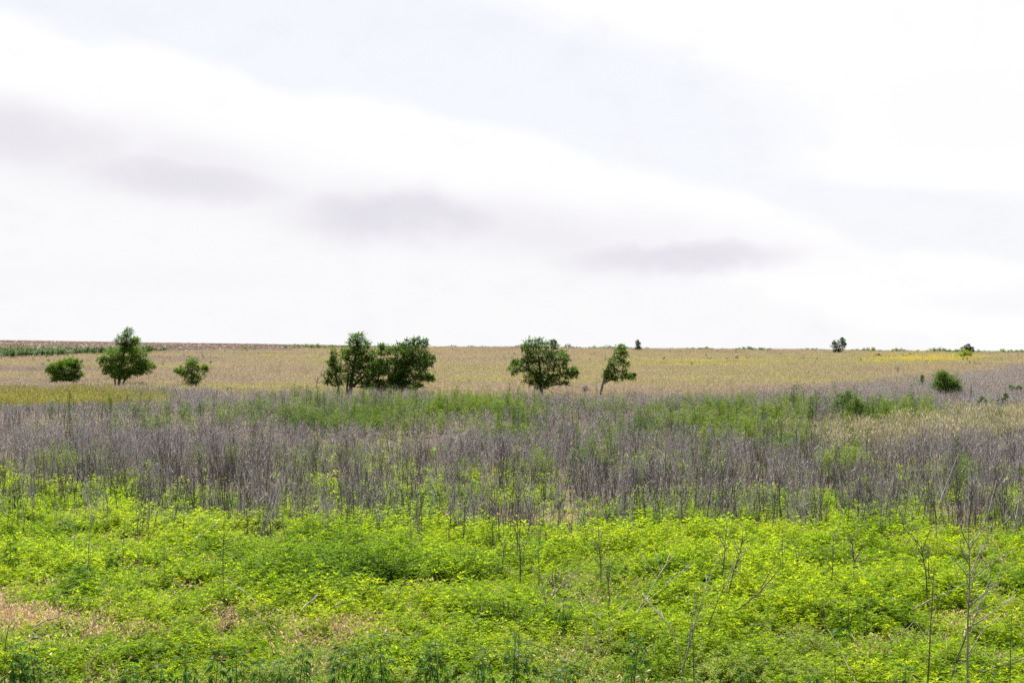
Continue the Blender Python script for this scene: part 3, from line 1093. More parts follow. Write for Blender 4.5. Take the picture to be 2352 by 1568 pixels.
def tree(name, label, cat, base, stems, lobes, leaf=(.15, .06), lai=4.0, mat='treeleaf', group=None, tw=.10, thr=.42, wind=.35, depth=1.0,
         up=.15, trunk_mat='trunk', sink=.5, limbs=True, yd=None, clump=.55, spray=1.0, slen=1.0):
    """base: pixel of the foot; stems: pixel lines; lobes: (X, Y, rx, ry) leaf masses, all in 2352-wide photo pixels at the foot's distance"""
    random.seed(hash_name(name + label))
    bx0, D = ray(base[0], base[1]) if yd is None else ((base[0] - 1176) / FPX * yd, yd)
    g = hpt(bx0, D)
    k = D / FPX

    def w3(X, Y, dy=0.0):
        return Vector(((X - 1176) * k - bx0, dy, CAMZ + (784 - Y) * k - g))
    root = empty(name, (bx0, D, g))
    tag(root, label, cat, group)
    L3 = [(w3(X, Y), rx * k, ry * k) for X, Y, rx, ry in lobes]
    spread = max(l[1] for l in L3)
    L3 = [(Vector((c.x, random.uniform(-.55, .55) * spread * depth * (rx < spread * .8), c.z)), rx, ry) for c, rx, ry in L3]
    # trunk: the main stems
    V, F = [], []
    nodes = []
    for si, st in enumerate(stems):
        dyt = random.uniform(-.3, .3) * spread * (si > 0)
        P = [w3(X, Y, dyt * i / max(len(st) - 1, 1)) for i, (X, Y) in enumerate(st)]
        if st[0][1] > base[1] - 8:
            P[0].z = -sink * .6
        r0 = tw * (1.0 if si == 0 else .7)
        tube(V, F, P, [r0 * (1.15 if i == 0 else 1) * (1 - .75 * i / (len(P) - 1)) for i in range(len(P))], 7)
        for i, p in enumerate(P[1:]):
            nodes.append((p, r0 * (1 - .75 * (i + 1) / (len(P) - 1))))
    obj("trunk", mesh("trunk", V, F, M[trunk_mat], True), root)
    # limbs reach from the stems into each leaf mass
    if limbs:
        for c, rx, ry in L3:
            p0, r0 = min(nodes, key=lambda q: (q[0] - c).length + (2.0 * max(0, q[0].z - c.z)))
            V, F = [], []
            pts = branch_curve(p0, c, -.06 * (c - p0).length)
            r1 = max(min(r0 * .6, tw * .5), tw * .12)
            tube(V, F, pts, [r1 * (1 - .7 * i / 5) for i in range(6)], 5)
            for q in range(9):
                e = c + Vector((random.uniform(-.9, .9) * rx, random.uniform(-.9, .9) * rx * depth, random.uniform(-.7, .9) * ry))
                s0 = pts[random.randint(2, 5)]
                tube(V, F, branch_curve(s0, e, .03, 4), [r1 * .3, r1 * .22, r1 * .15, r1 * .06], 3)
            obj("branch", mesh("branch", V, F, M[trunk_mat], True), root)
    # foliage: sprays of leaves gathered in clumps, with gaps
    V, F = [], []
    off = Vector((random.uniform(0, 50), random.uniform(0, 50), 0))
    for c, rx, ry in L3:
        rd = rx * depth * random.uniform(.75, 1.0)
        n = int(4.8 * lai * 3.14 * rx * max(ry, rd * .6) / (leaf[0] * leaf[1] * .5) * .5)
        for _ in range(n):
            while True:
                q = Vector((random.uniform(-1, 1), random.uniform(-1, 1), random.uniform(-1, 1)))
                rr = q.length
                if rr < 1.12 and random.random() < .25 + .75 * min(rr, 1):
                    break
            qn = q.normalized() if rr > .01 else q
            if rr > .90 + .72 * mnoise.noise(qn * 1.7 + off + c):
                continue
            p = c + Vector((q.x * rx, q.y * rd, q.z * ry))
            pn = Vector((p.x, p.y, p.z * 1.9)) + off
            nv = mnoise.noise(pn / clump) * .5 + .5
            nv2 = mnoise.noise(pn / (clump * .38)) * .5 + .5
            lim = thr - .048 + (.09 if rr > .95 else 0)
            if nv * .6 + nv2 * .4 < lim:
                continue
            o = Vector((q.x, q.y, q.z * .8)).normalized() if rr > .01 else Vector((0, 0, 1))
            d = (o * .8 + Vector((wind + random.gauss(0, .55), random.gauss(0, .55), up + random.gauss(0, .45)))).normalized()
            s = d.cross(Vector((random.gauss(0, .5), random.gauss(0, .5), 1))).normalized()
            ln = leaf[0] * random.uniform(.6, 1.25)
            wd = leaf[1] * random.uniform(.7, 1.2)
            b = len(V)
            m = p + d * ln * .5
            V.extend([p, m + s * wd * .5, p + d * ln + Vector((0, 0, -ln * .15)), m - s * wd * .5])
            F.append((b, b + 1, b + 2, b + 3))
        # loose sprays that reach beyond the mass
        kk = max(leaf[0] / .15, .5)
        for _ in range(int((16 + 22 * rx) * spray)):
            q = Vector((random.gauss(0, 1), random.gauss(0, 1), random.gauss(.25, 1))).normalized()
            p = c + Vector((q.x * rx, q.y * rd, q.z * ry)) * .8
            d0 = (q * 1.0 + Vector((wind * .9 + random.gauss(0, .3), 0, up * .5 + random.gauss(.05, .3)))).normalized()
            ls = min(random.uniform(.25, .75) * kk, .9 * rx) * slen
            m2 = 10 + int(14 * random.random())
            for j in range(m2):
                t = j / m2
                o2 = p + d0 * ls * t + Vector((0, 0, -.15 * ls * t * t))
                d = (d0 * .5 + Vector((random.gauss(0, .6), random.gauss(0, .6), random.gauss(-.1, .5)))).normalized()
                s = d.cross(Vector((random.gauss(0, .5), random.gauss(0, .5), 1))).normalized()
                ln = leaf[0] * random.uniform(.5, 1.0)
                wd = leaf[1] * random.uniform(.6, 1.1)
                b = len(V)
                m = o2 + d * ln * .5
                V.extend([o2, m + s * wd * .5, o2 + d * ln + Vector((0, 0, -ln * .15)), m - s * wd * .5])
                F.append((b, b + 1, b + 2, b + 3))
    obj("crown", mesh("crown", V, F, M[mat]), root)
    return root


def hash_name(s):
    h = 7
    for ch in s:
        h = (h * 131 + ord(ch)) % 1000003
    return h


tree("round_bush", "low round bright green bush standing alone beside the tall tree", "bush", (147, 884), [[(147, 884), (148, 860), (150, 842)], [(140, 884), (130, 862)], [(155, 884), (172, 858)]],
     [(148, 848, 30, 20), (128, 846, 18, 14), (170, 838, 14, 13), (178, 860, 13, 8), (128, 864, 18, 10), (152, 833, 22, 10), (160, 866, 16, 8), (148, 872, 22, 6), (114, 850, 8, 6), (146, 878, 28, 6)],
     mat='treeleaf_light', tw=.10, lai=4.6, thr=.36)
tree("locust_tree", "tall tapering tree with a narrow tuft on top, between two round bushes", "tree", (272, 890),
     [[(272, 890), (275, 860), (280, 830), (288, 795), (292, 768)], [(266, 890), (263, 868), (252, 842)], [(276, 888), (290, 862), (318, 838)]],
     [(292, 765, 11, 10), (280, 783, 12, 11), (303, 786, 18, 8), (314, 781, 8, 4), (290, 798, 18, 8), (286, 815, 34, 15), (255, 817, 22, 13), (243, 836, 22, 12), (324, 812, 20, 10), (332, 834, 20, 8), (300, 842, 36, 17),
      (262, 850, 25, 13), (320, 852, 22, 9), (346, 840, 8, 4), (243, 853, 12, 6), (282, 862, 22, 8), (228, 826, 8, 6)], tw=.13, lai=4.2, mat='treeleaf_light', thr=.41)
tree("vase_bush", "small vase shaped bush narrowing to its foot, alone on the grey grass", "bush", (440, 893), [[(440, 893), (440, 868), (441, 840)], [(436, 893), (422, 862)], [(444, 893), (460, 856)]],
     [(440, 843, 15, 12), (418, 855, 12, 8), (462, 850, 12, 10), (432, 862, 16, 11), (448, 871, 13, 11), (441, 834, 11, 7), (440, 880, 10, 7), (407, 852, 5, 4), (472, 846, 5, 4)],
     leaf=(.15, .045), mat='treeleaf_light', lai=3.0, tw=.07, thr=.40, up=.8, spray=1.6, slen=1.2)
tree("locust_tree", "narrow tree with an open tuft above the skyline, just left of the widest tree", "tree", (803, 912),
     [[(803, 912), (806, 880), (812, 845), (818, 805), (822, 778)], [(797, 910), (797, 885), (802, 862)], [(810, 888), (832, 866), (850, 848)]],
     [(822, 776, 17, 10), (812, 791, 14, 12), (836, 793, 12, 9), (826, 806, 17, 9), (818, 822, 33, 17), (792, 815, 12, 12), (844, 836, 24, 16), (812, 848, 25, 13), (858, 856, 16, 11), (856, 815, 14, 8), (832, 872, 18, 9),
      (806, 874, 14, 9), (868, 838, 10, 8), (842, 886, 14, 6)], tw=.16, lai=3.8, thr=.42)
tree("young_tree", "small crooked tree on a thin grey stem beside the narrow tree", "tree", (779, 912), [[(779, 912), (777, 884), (772, 864), (766, 840)], [(778, 886), (790, 862)]],
     [(762, 848, 15, 13), (773, 838, 15, 12), (753, 864, 12, 8), (780, 862, 17, 13), (766, 812, 9, 11), (758, 832, 8, 6), (752, 878, 8, 4), (772, 880, 12, 5)], tw=.09, lai=3.6, trunk_mat='trunk_grey', mat='treeleaf_light', thr=.42)
tree("locust_tree", "widest and darkest tree, leafy down to the ground, in the middle of the field", "tree", (893, 912),
     [[(893, 912), (898, 880), (908, 845), (930, 812)], [(880, 912), (868, 876), (872, 846)], [(905, 912), (935, 880), (962, 858)], [(900, 890), (928, 850), (955, 815)]],
     [(905, 850, 42, 28), (955, 812, 30, 20), (936, 788, 10, 8), (958, 784, 10, 8), (974, 789, 9, 9), (870, 842, 22, 18), (884, 806, 20, 9), (878, 795, 6, 5), (945, 850, 38, 26), (975, 866, 20, 7), (988, 869, 9, 4), (985, 834, 10, 6),
      (900, 884, 40, 15), (858, 880, 18, 11), (940, 884, 32, 11), (925, 820, 28, 20), (966, 832, 22, 15), (850, 858, 12, 10), (992, 822, 7, 4), (915, 796, 12, 8)], tw=.15, lai=4.4, thr=.385)
tree("locust_tree", "broad tree with long side boughs on a short dark trunk", "tree", (1243, 914), [[(1243, 914), (1243, 884), (1240, 850), (1236, 812)], [(1243, 882), (1270, 864), (1305, 856)], [(1242, 872), (1215, 848), (1192, 838)]],
     [(1218, 791, 16, 9), (1204, 797, 8, 6), (1238, 785, 10, 7), (1262, 795, 14, 8), (1270, 787, 5, 5), (1240, 813, 34, 17), (1212, 824, 14, 9), (1193, 840, 22, 12), (1178, 850, 9, 6), (1240, 845, 36, 19), (1278, 818, 24, 14), (1298, 824, 9, 7),
      (1288, 842, 13, 7), (1300, 860, 22, 9), (1314, 852, 11, 8), (1322, 858, 6, 5), (1258, 870, 28, 11), (1225, 868, 24, 13), (1245, 884, 20, 8), (1292, 880, 10, 4), (1180, 834, 8, 6)], tw=.14, lai=3.8, thr=.425)
tree("leaning_tree", "slender wind bent tree leaning to one side on a forked grey stem", "tree", (1379, 914), [[(1379, 914), (1381, 896), (1385, 881), (1392, 850), (1404, 825), (1420, 800)], [(1385, 881), (1402, 872), (1425, 868), (1448, 867)]],
     [(1420, 806, 13, 8), (1428, 818, 13, 11), (1411, 828, 16, 11), (1402, 845, 10, 9), (1397, 861, 9, 6), (1424, 858, 18, 8), (1440, 866, 14, 5), (1408, 868, 8, 5), (1434, 836, 9, 5), (1389, 868, 5, 7), (1392, 852, 6, 5), (1426, 797, 7, 4), (1455, 862, 5, 3)],
     tw=.10, lai=3.0, trunk_mat='trunk_grey', mat='treeleaf_light', thr=.44, wind=.8)
# small trees up on the skyline
tree("skyline_tree", "tiny cone shaped tree on the skyline behind the leaning tree", "tree", (1464, 808), [[(1464, 810), (1464, 795), (1464, 784)]],
     [(1465, 803, 8, 4), (1465, 796, 5, 4), (1466, 790, 4, 4), (1464, 785, 3, 3)], leaf=(.30, .12), mat='treeleaf_far', tw=.12, lai=1.8, thr=.42, sink=.2, clump=1.2)
tree("skyline_tree", "small ragged tree standing on a pale patch of the skyline", "tree", (1926, 815), [[(1926, 816), (1925, 805), (1929, 793), (1934, 782)], [(1925, 806), (1918, 796)]],
     [(1917, 794, 7, 4), (1931, 787, 7, 5), (1928, 799, 9, 5), (1923, 807, 7, 4), (1938, 791, 4, 3), (1936, 781, 4, 4), (1917, 786, 3, 3)], leaf=(.30, .12), mat='treeleaf_far', tw=.15, lai=1.4, thr=.43, sink=.2, clump=1.2)
tree("skyline_tree", "sparse little tree rising behind a yellow green bush on the skyline", "tree", (2223, 820), [[(2223, 822), (2222, 808), (2224, 794)], [(2222, 808), (2214, 801)], [(2222, 808), (2233, 800)]],
     [(2215, 801, 6, 3), (2224, 796, 4, 4), (2231, 802, 5, 3), (2220, 806, 5, 3)], leaf=(.35, .15), mat='treeleaf_far', tw=.13, lai=1.3, thr=.46, sink=.2, clump=1.2)
tree("yellow_bush", "mounded yellow green bush below the sparse little skyline tree", "bush", (2218, 825), [[(2218, 826), (2218, 815)], [(2212, 826), (2208, 818)]],
     [(2218, 815, 12, 7), (2208, 820, 11, 4), (2226, 820, 8, 4)], leaf=(.35, .15), mat='bush_yellow', tw=.10, thr=.34, sink=.2, clump=1.2)
# bushes on the near slope
tree("juniper_bush", "dense dark bush with upright needle sprays on the grey slope", "bush", (2174, 912), [[(2174, 912), (2172, 890), (2166, 866)], [(2180, 912), (2186, 880)]],
     [(2165, 874, 13, 14), (2163, 864, 7, 8), (2180, 881, 18, 13), (2158, 890, 12, 13), (2178, 896, 23, 10), (2191, 888, 11, 9), (2170, 884, 16, 14), (2196, 894, 6, 7)],
     leaf=(.16, .04), lai=1.9, tw=.08, thr=.42, up=1.4, wind=.1, clump=.35, spray=2.2, slen=1.6)
tree("dark_shrub", "upright dark shrub with thin outer twigs, rising from green weeds behind the beige grass", "shrub", (1958, 976), [[(1958, 976), (1956, 945), (1948, 908)], [(1955, 976), (1938, 950), (1928, 916)], [(1962, 976), (1974, 950), (1984, 930)], [(1960, 974), (1966, 940), (1968, 920)]],
     [(1948, 916, 8, 14), (1955, 932, 12, 22), (1935, 936, 13, 22), (1961, 952, 14, 16), (1977, 948, 14, 16), (1928, 918, 7, 10), (1970, 930, 9, 14), (1986, 938, 7, 10), (1920, 940, 8, 12)],
     leaf=(.10, .03), lai=.7, tw=.035, thr=.47, up=1.5, wind=0, clump=.3, spray=2.0, slen=2.0)
tree("forked_shrub", "small two pronged green shrub beside a bare bent stick", "shrub", (2112, 892), [[(2112, 892), (2115, 878), (2118, 862)], [(2112, 892), (2104, 884)]],
     [(2118, 871, 4, 11), (2104, 884, 8, 3), (2117, 884, 8, 4)], leaf=(.12, .04), lai=3.4, tw=.03, thr=.38, up=1.0, wind=0, clump=.3, mat='treeleaf_light')
tree("sapling", "fan shaped little sapling at the edge of the beige grass", "sapling", (2258, 940), [[(2258, 940), (2257, 925), (2256, 912)], [(2258, 940), (2248, 922)], [(2258, 940), (2266, 920)]],
     [(2256, 919, 4, 8), (2250, 925, 5, 6), (2264, 924, 5, 6)], leaf=(.11, .03), lai=3.4, tw=.02, thr=.36, up=1.2, wind=0, clump=.3)
tree("sapling", "taller thin sapling leaning over a low one near the beige grass", "sapling", (2303, 938), [[(2303, 938), (2306, 922), (2311, 906)]],
     [(2310, 910, 4, 5), (2306, 919, 5, 6), (2303, 928, 5, 6)], leaf=(.10, .04), lai=3.0, tw=.02, thr=.40, up=.8, wind=.2, clump=.3)
tree("sapling", "low leafy sapling at the foot of the taller thin one", "sapling", (2290, 938), [[(2290, 938), (2290, 926)]],
     [(2289, 926, 6, 5), (2296, 931, 5, 4)], leaf=(.10, .04), lai=3.0, tw=.02, thr=.40, up=.8, wind=0, clump=.3)
tree("sapling", "open twiggy sapling with spreading arms high on the grey slope", "sapling", (2331, 910), [[(2331, 910), (2329, 896), (2324, 887)], [(2330, 900), (2341, 891)]],
     [(2324, 889, 5, 4), (2330, 895, 5, 3), (2340, 891, 5, 2)], leaf=(.12, .04), lai=2.6, tw=.02, thr=.42, up=.4, wind=0, clump=.3)
for X, Y, rx, ry, lb, mt in ((2018, 820, 7, 4, "dark squat bush, larger of the two below the skyline near the yellow flowers", 'treeleaf_far'),
                             (2006, 824, 5, 3, "pale green squat bush touching the dark one near the yellow flowers", 'crestbush'),
                             (2079, 821, 6, 3, "flat dark bush alone above the yellow flower patch", 'treeleaf_far'),
                             (2036, 823, 4, 3, "smallest bush, between the two dark ones near the yellow flowers", 'crestbush'),
                             (1400, 802, 14, 4, "wide low bush on the skyline behind the leaning tree's top", 'treeleaf_far'),
                             (1295, 880, 8, 5, "tangled low bush under the broad tree's longest bough", 'treeleaf')):
    tree("low_bush", lb, "bush", (X, Y + 3), [[(X, Y + 4), (X, Y - 1)]], [(X, Y, rx, ry), (X + rx * .4, Y + 1, rx * .6, ry * .7)], leaf=(.3, .13) if Y < 860 else (.1, .04),
         mat='treeleaf_light' if mt == 'crestbush' else mt, tw=.05, thr=.36, sink=.2, clump=1.0, limbs=False)
tree("ground_shrub", "small leafy green shrub low in the grey grass past the vase shaped bush", "shrub", (535, 905), [[(535, 906), (533, 896)], [(540, 906), (548, 898)]],
     [(527, 896, 6, 6), (540, 900, 10, 4), (552, 900, 8, 3)], leaf=(.13, .05), mat='treeleaf_light', tw=.03, thr=.38, wind=0, clump=.3)

# mullein spike
mx_, my_ = ray(2230, 930)
root = tag(empty("mullein", (mx_, my_, hpt(mx_, my_))), "mullein with a single tall flower spike above a leafy base", "plant")
k = my_ / FPX
V, F = [], []
tube(V, F, [(0, 0, -.05), (.01, 0, 20 * k), (.02, 0, 46 * k)], [.03, .028, .012], 6)
obj("stem", mesh("stem", V, F, M['hemp_stem']), root)
V, F = [], []
tube(V, F, [(.012, 0, 24 * k), (.015, 0, 32 * k), (.02, 0, 47 * k)], [.05, .045, .015], 7)
obj("flower_spike", mesh("flower_spike", V, F, M['hemp_stem']), root)
for q in range(16):
    V, F = [], []
    t = q / 16
    a = q * 2.4
    leaflet(V, F, (0, 0, (.02 + .42 * t) * 46 * k), (math.cos(a), math.sin(a), .5), .34 * (1 - .55 * t), .10 * (1 - .4 * t), .8)
    obj("leaf", mesh("leaf", V, F, M['hemp']), root)

# tumbleweed ball and bare branches on the slope
def twig_ball(name, label, cat, X, Y, r_px, mat, n=140):
    x0, y0 = ray(X, Y + r_px * .9)
    k = y0 / FPX
    r = r_px * k
    V, F = [], []
    for q in range(n):
        a, b = random.uniform(0, 6.28), random.uniform(-.5, 1.5)
        d = Vector((math.cos(a) * math.cos(b), math.sin(a) * math.cos(b), math.sin(b)))
        p = Vector((0, 0, r * .5))
        e = p + d * r * random.uniform(.7, 1.1)
        m_ = p.lerp(e, .5) + Vector((random.gauss(0, 1), random.gauss(0, 1), random.gauss(0, 1))) * r * .12
        tube(V, F, [p, m_, e], [.008, .006, .003], 3, False)
    o = obj(name, mesh(name, V, F, M[mat]))
    o.location = (x0, y0, hpt(x0, y0) - .02)
    tag(o, label, cat)


twig_ball("tumbleweed", "round pinkish tumbleweed resting on the open slope past the leaning tree", "tumbleweed", 1525, 872, 9, 'stalk_pale')
twig_ball("dead_bush", "grey tangled dead bush between the broad tree and the leaning tree", "bush", 1345, 893, 15, 'stalk_grey', 260)


def bare_tree(name, label, cat, stems, mat, r0=.03, twigs=6, off=0.0, group=None, dyv=.3, tl=.35, sink=.25):
    """a leafless stick plant drawn by its pixel lines; the first line is its stem, the rest its branches"""
    random.seed(hash_name(label))
    X0, Y0 = stems[0][0]
    x0, y0 = ray(X0, Y0, off)
    g = hpt(x0, y0)
    k = y0 / FPX
    root = tag(empty(name, (x0, y0, g)), label, cat, group)

    def w3(X, Y, dy):
        return Vector(((X - 1176) * k - x0, dy, CAMZ + (784 - Y) * k - g))
    for i, st in enumerate(stems):
        V, F = [], []
        sl = random.uniform(-dyv, dyv) if i else random.uniform(-.1, .1)
        base_dy = 0
        P = [w3(X, Y, base_dy + sl * j / max(len(st) - 1, 1)) for j, (X, Y) in enumerate(st)]
        if i == 0:
            P = [Vector((P[0].x - (P[1].x - P[0].x) * .2, 0, -.06))] + P
        # add small kinks
        Q = [P[0]]
        for a, b in zip(P[:-1], P[1:]):
            ln = (b - a).length
            Q.append(a.lerp(b, .5) + Vector((random.gauss(0, .012), random.gauss(0, .012), random.gauss(0, .012))) * ln)
            Q.append(b)
        r = r0 * 1.05 if i == 0 else r0 * .62
        tube(V, F, Q, [r * (1 - .8 * j / (len(Q) - 1)) for j in range(len(Q))], 6 if i == 0 else 5)
        tot = (P[-1] - P[0]).length
        for q in range(twigs if i == 0 else max(twigs // 2, 1)):
            t = random.uniform(.35, .98)
            j = min(int(t * (len(Q) - 1)), len(Q) - 2)
            p = Q[j].lerp(Q[j + 1], random.random())
            d = (Q[j + 1] - Q[j]).normalized()
            d = (d + Vector((random.gauss(0, .6), random.gauss(0, .6), random.gauss(.1, .3)))).normalized()
            ln = tot * tl * random.uniform(.3, 1.0)
            e1 = p + d * ln * .5
            e2 = e1 + (d + Vector((random.gauss(0, .25), 0, .15))).normalized() * ln * .5
            tube(V, F, [p, e1, e2], [r * .45, r * .33, r * .15], 3)
        obj("stem" if i == 0 else "branch", mesh("stem" if i == 0 else "branch", V, F, M[mat], True), root)
    return root


bare_tree("dead_sapling", "leafless grey sapling with curved arms, in front of the hill beside the crooked young tree", "sapling", [[(721, 908), (726, 892), (730, 872), (738, 862), (752, 850)], [(729, 876), (728, 858)], [(731, 880), (742, 872), (760, 866)], [(738, 862), (740, 848)]], 'trunk_grey', .045, 5)
bare_tree("dead_sapling", "reddish dead sapling standing on the yellow flower slope", "sapling", [[(2062, 872), (2063, 858), (2063, 846)], [(2063, 850), (2066, 838)], [(2063, 850), (2061, 842)]], 'stalk_dark', .06, 3)
bare_tree("dead_sapling", "bent bare stick standing against the two pronged shrub", "stick", [[(2111, 890), (2110, 875), (2105, 862), (2106, 856)]], 'trunk_grey', .03, 2)
bare_tree("dead_snag", "pale broken snag in the grey stems between the broad and the leaning tree", "snag", [[(1372, 912), (1371, 898), (1370, 884), (1368, 878)], [(1371, 892), (1366, 886)]], 'stalk_pale', .06, 2)
bare_tree("dead_sapling", "thin dark twiggy sapling low in the grass before the tall tree", "sapling", [[(226, 886), (225, 872), (222, 862)], [(225, 876), (231, 866)]], 'stalk_dark', .02, 6)

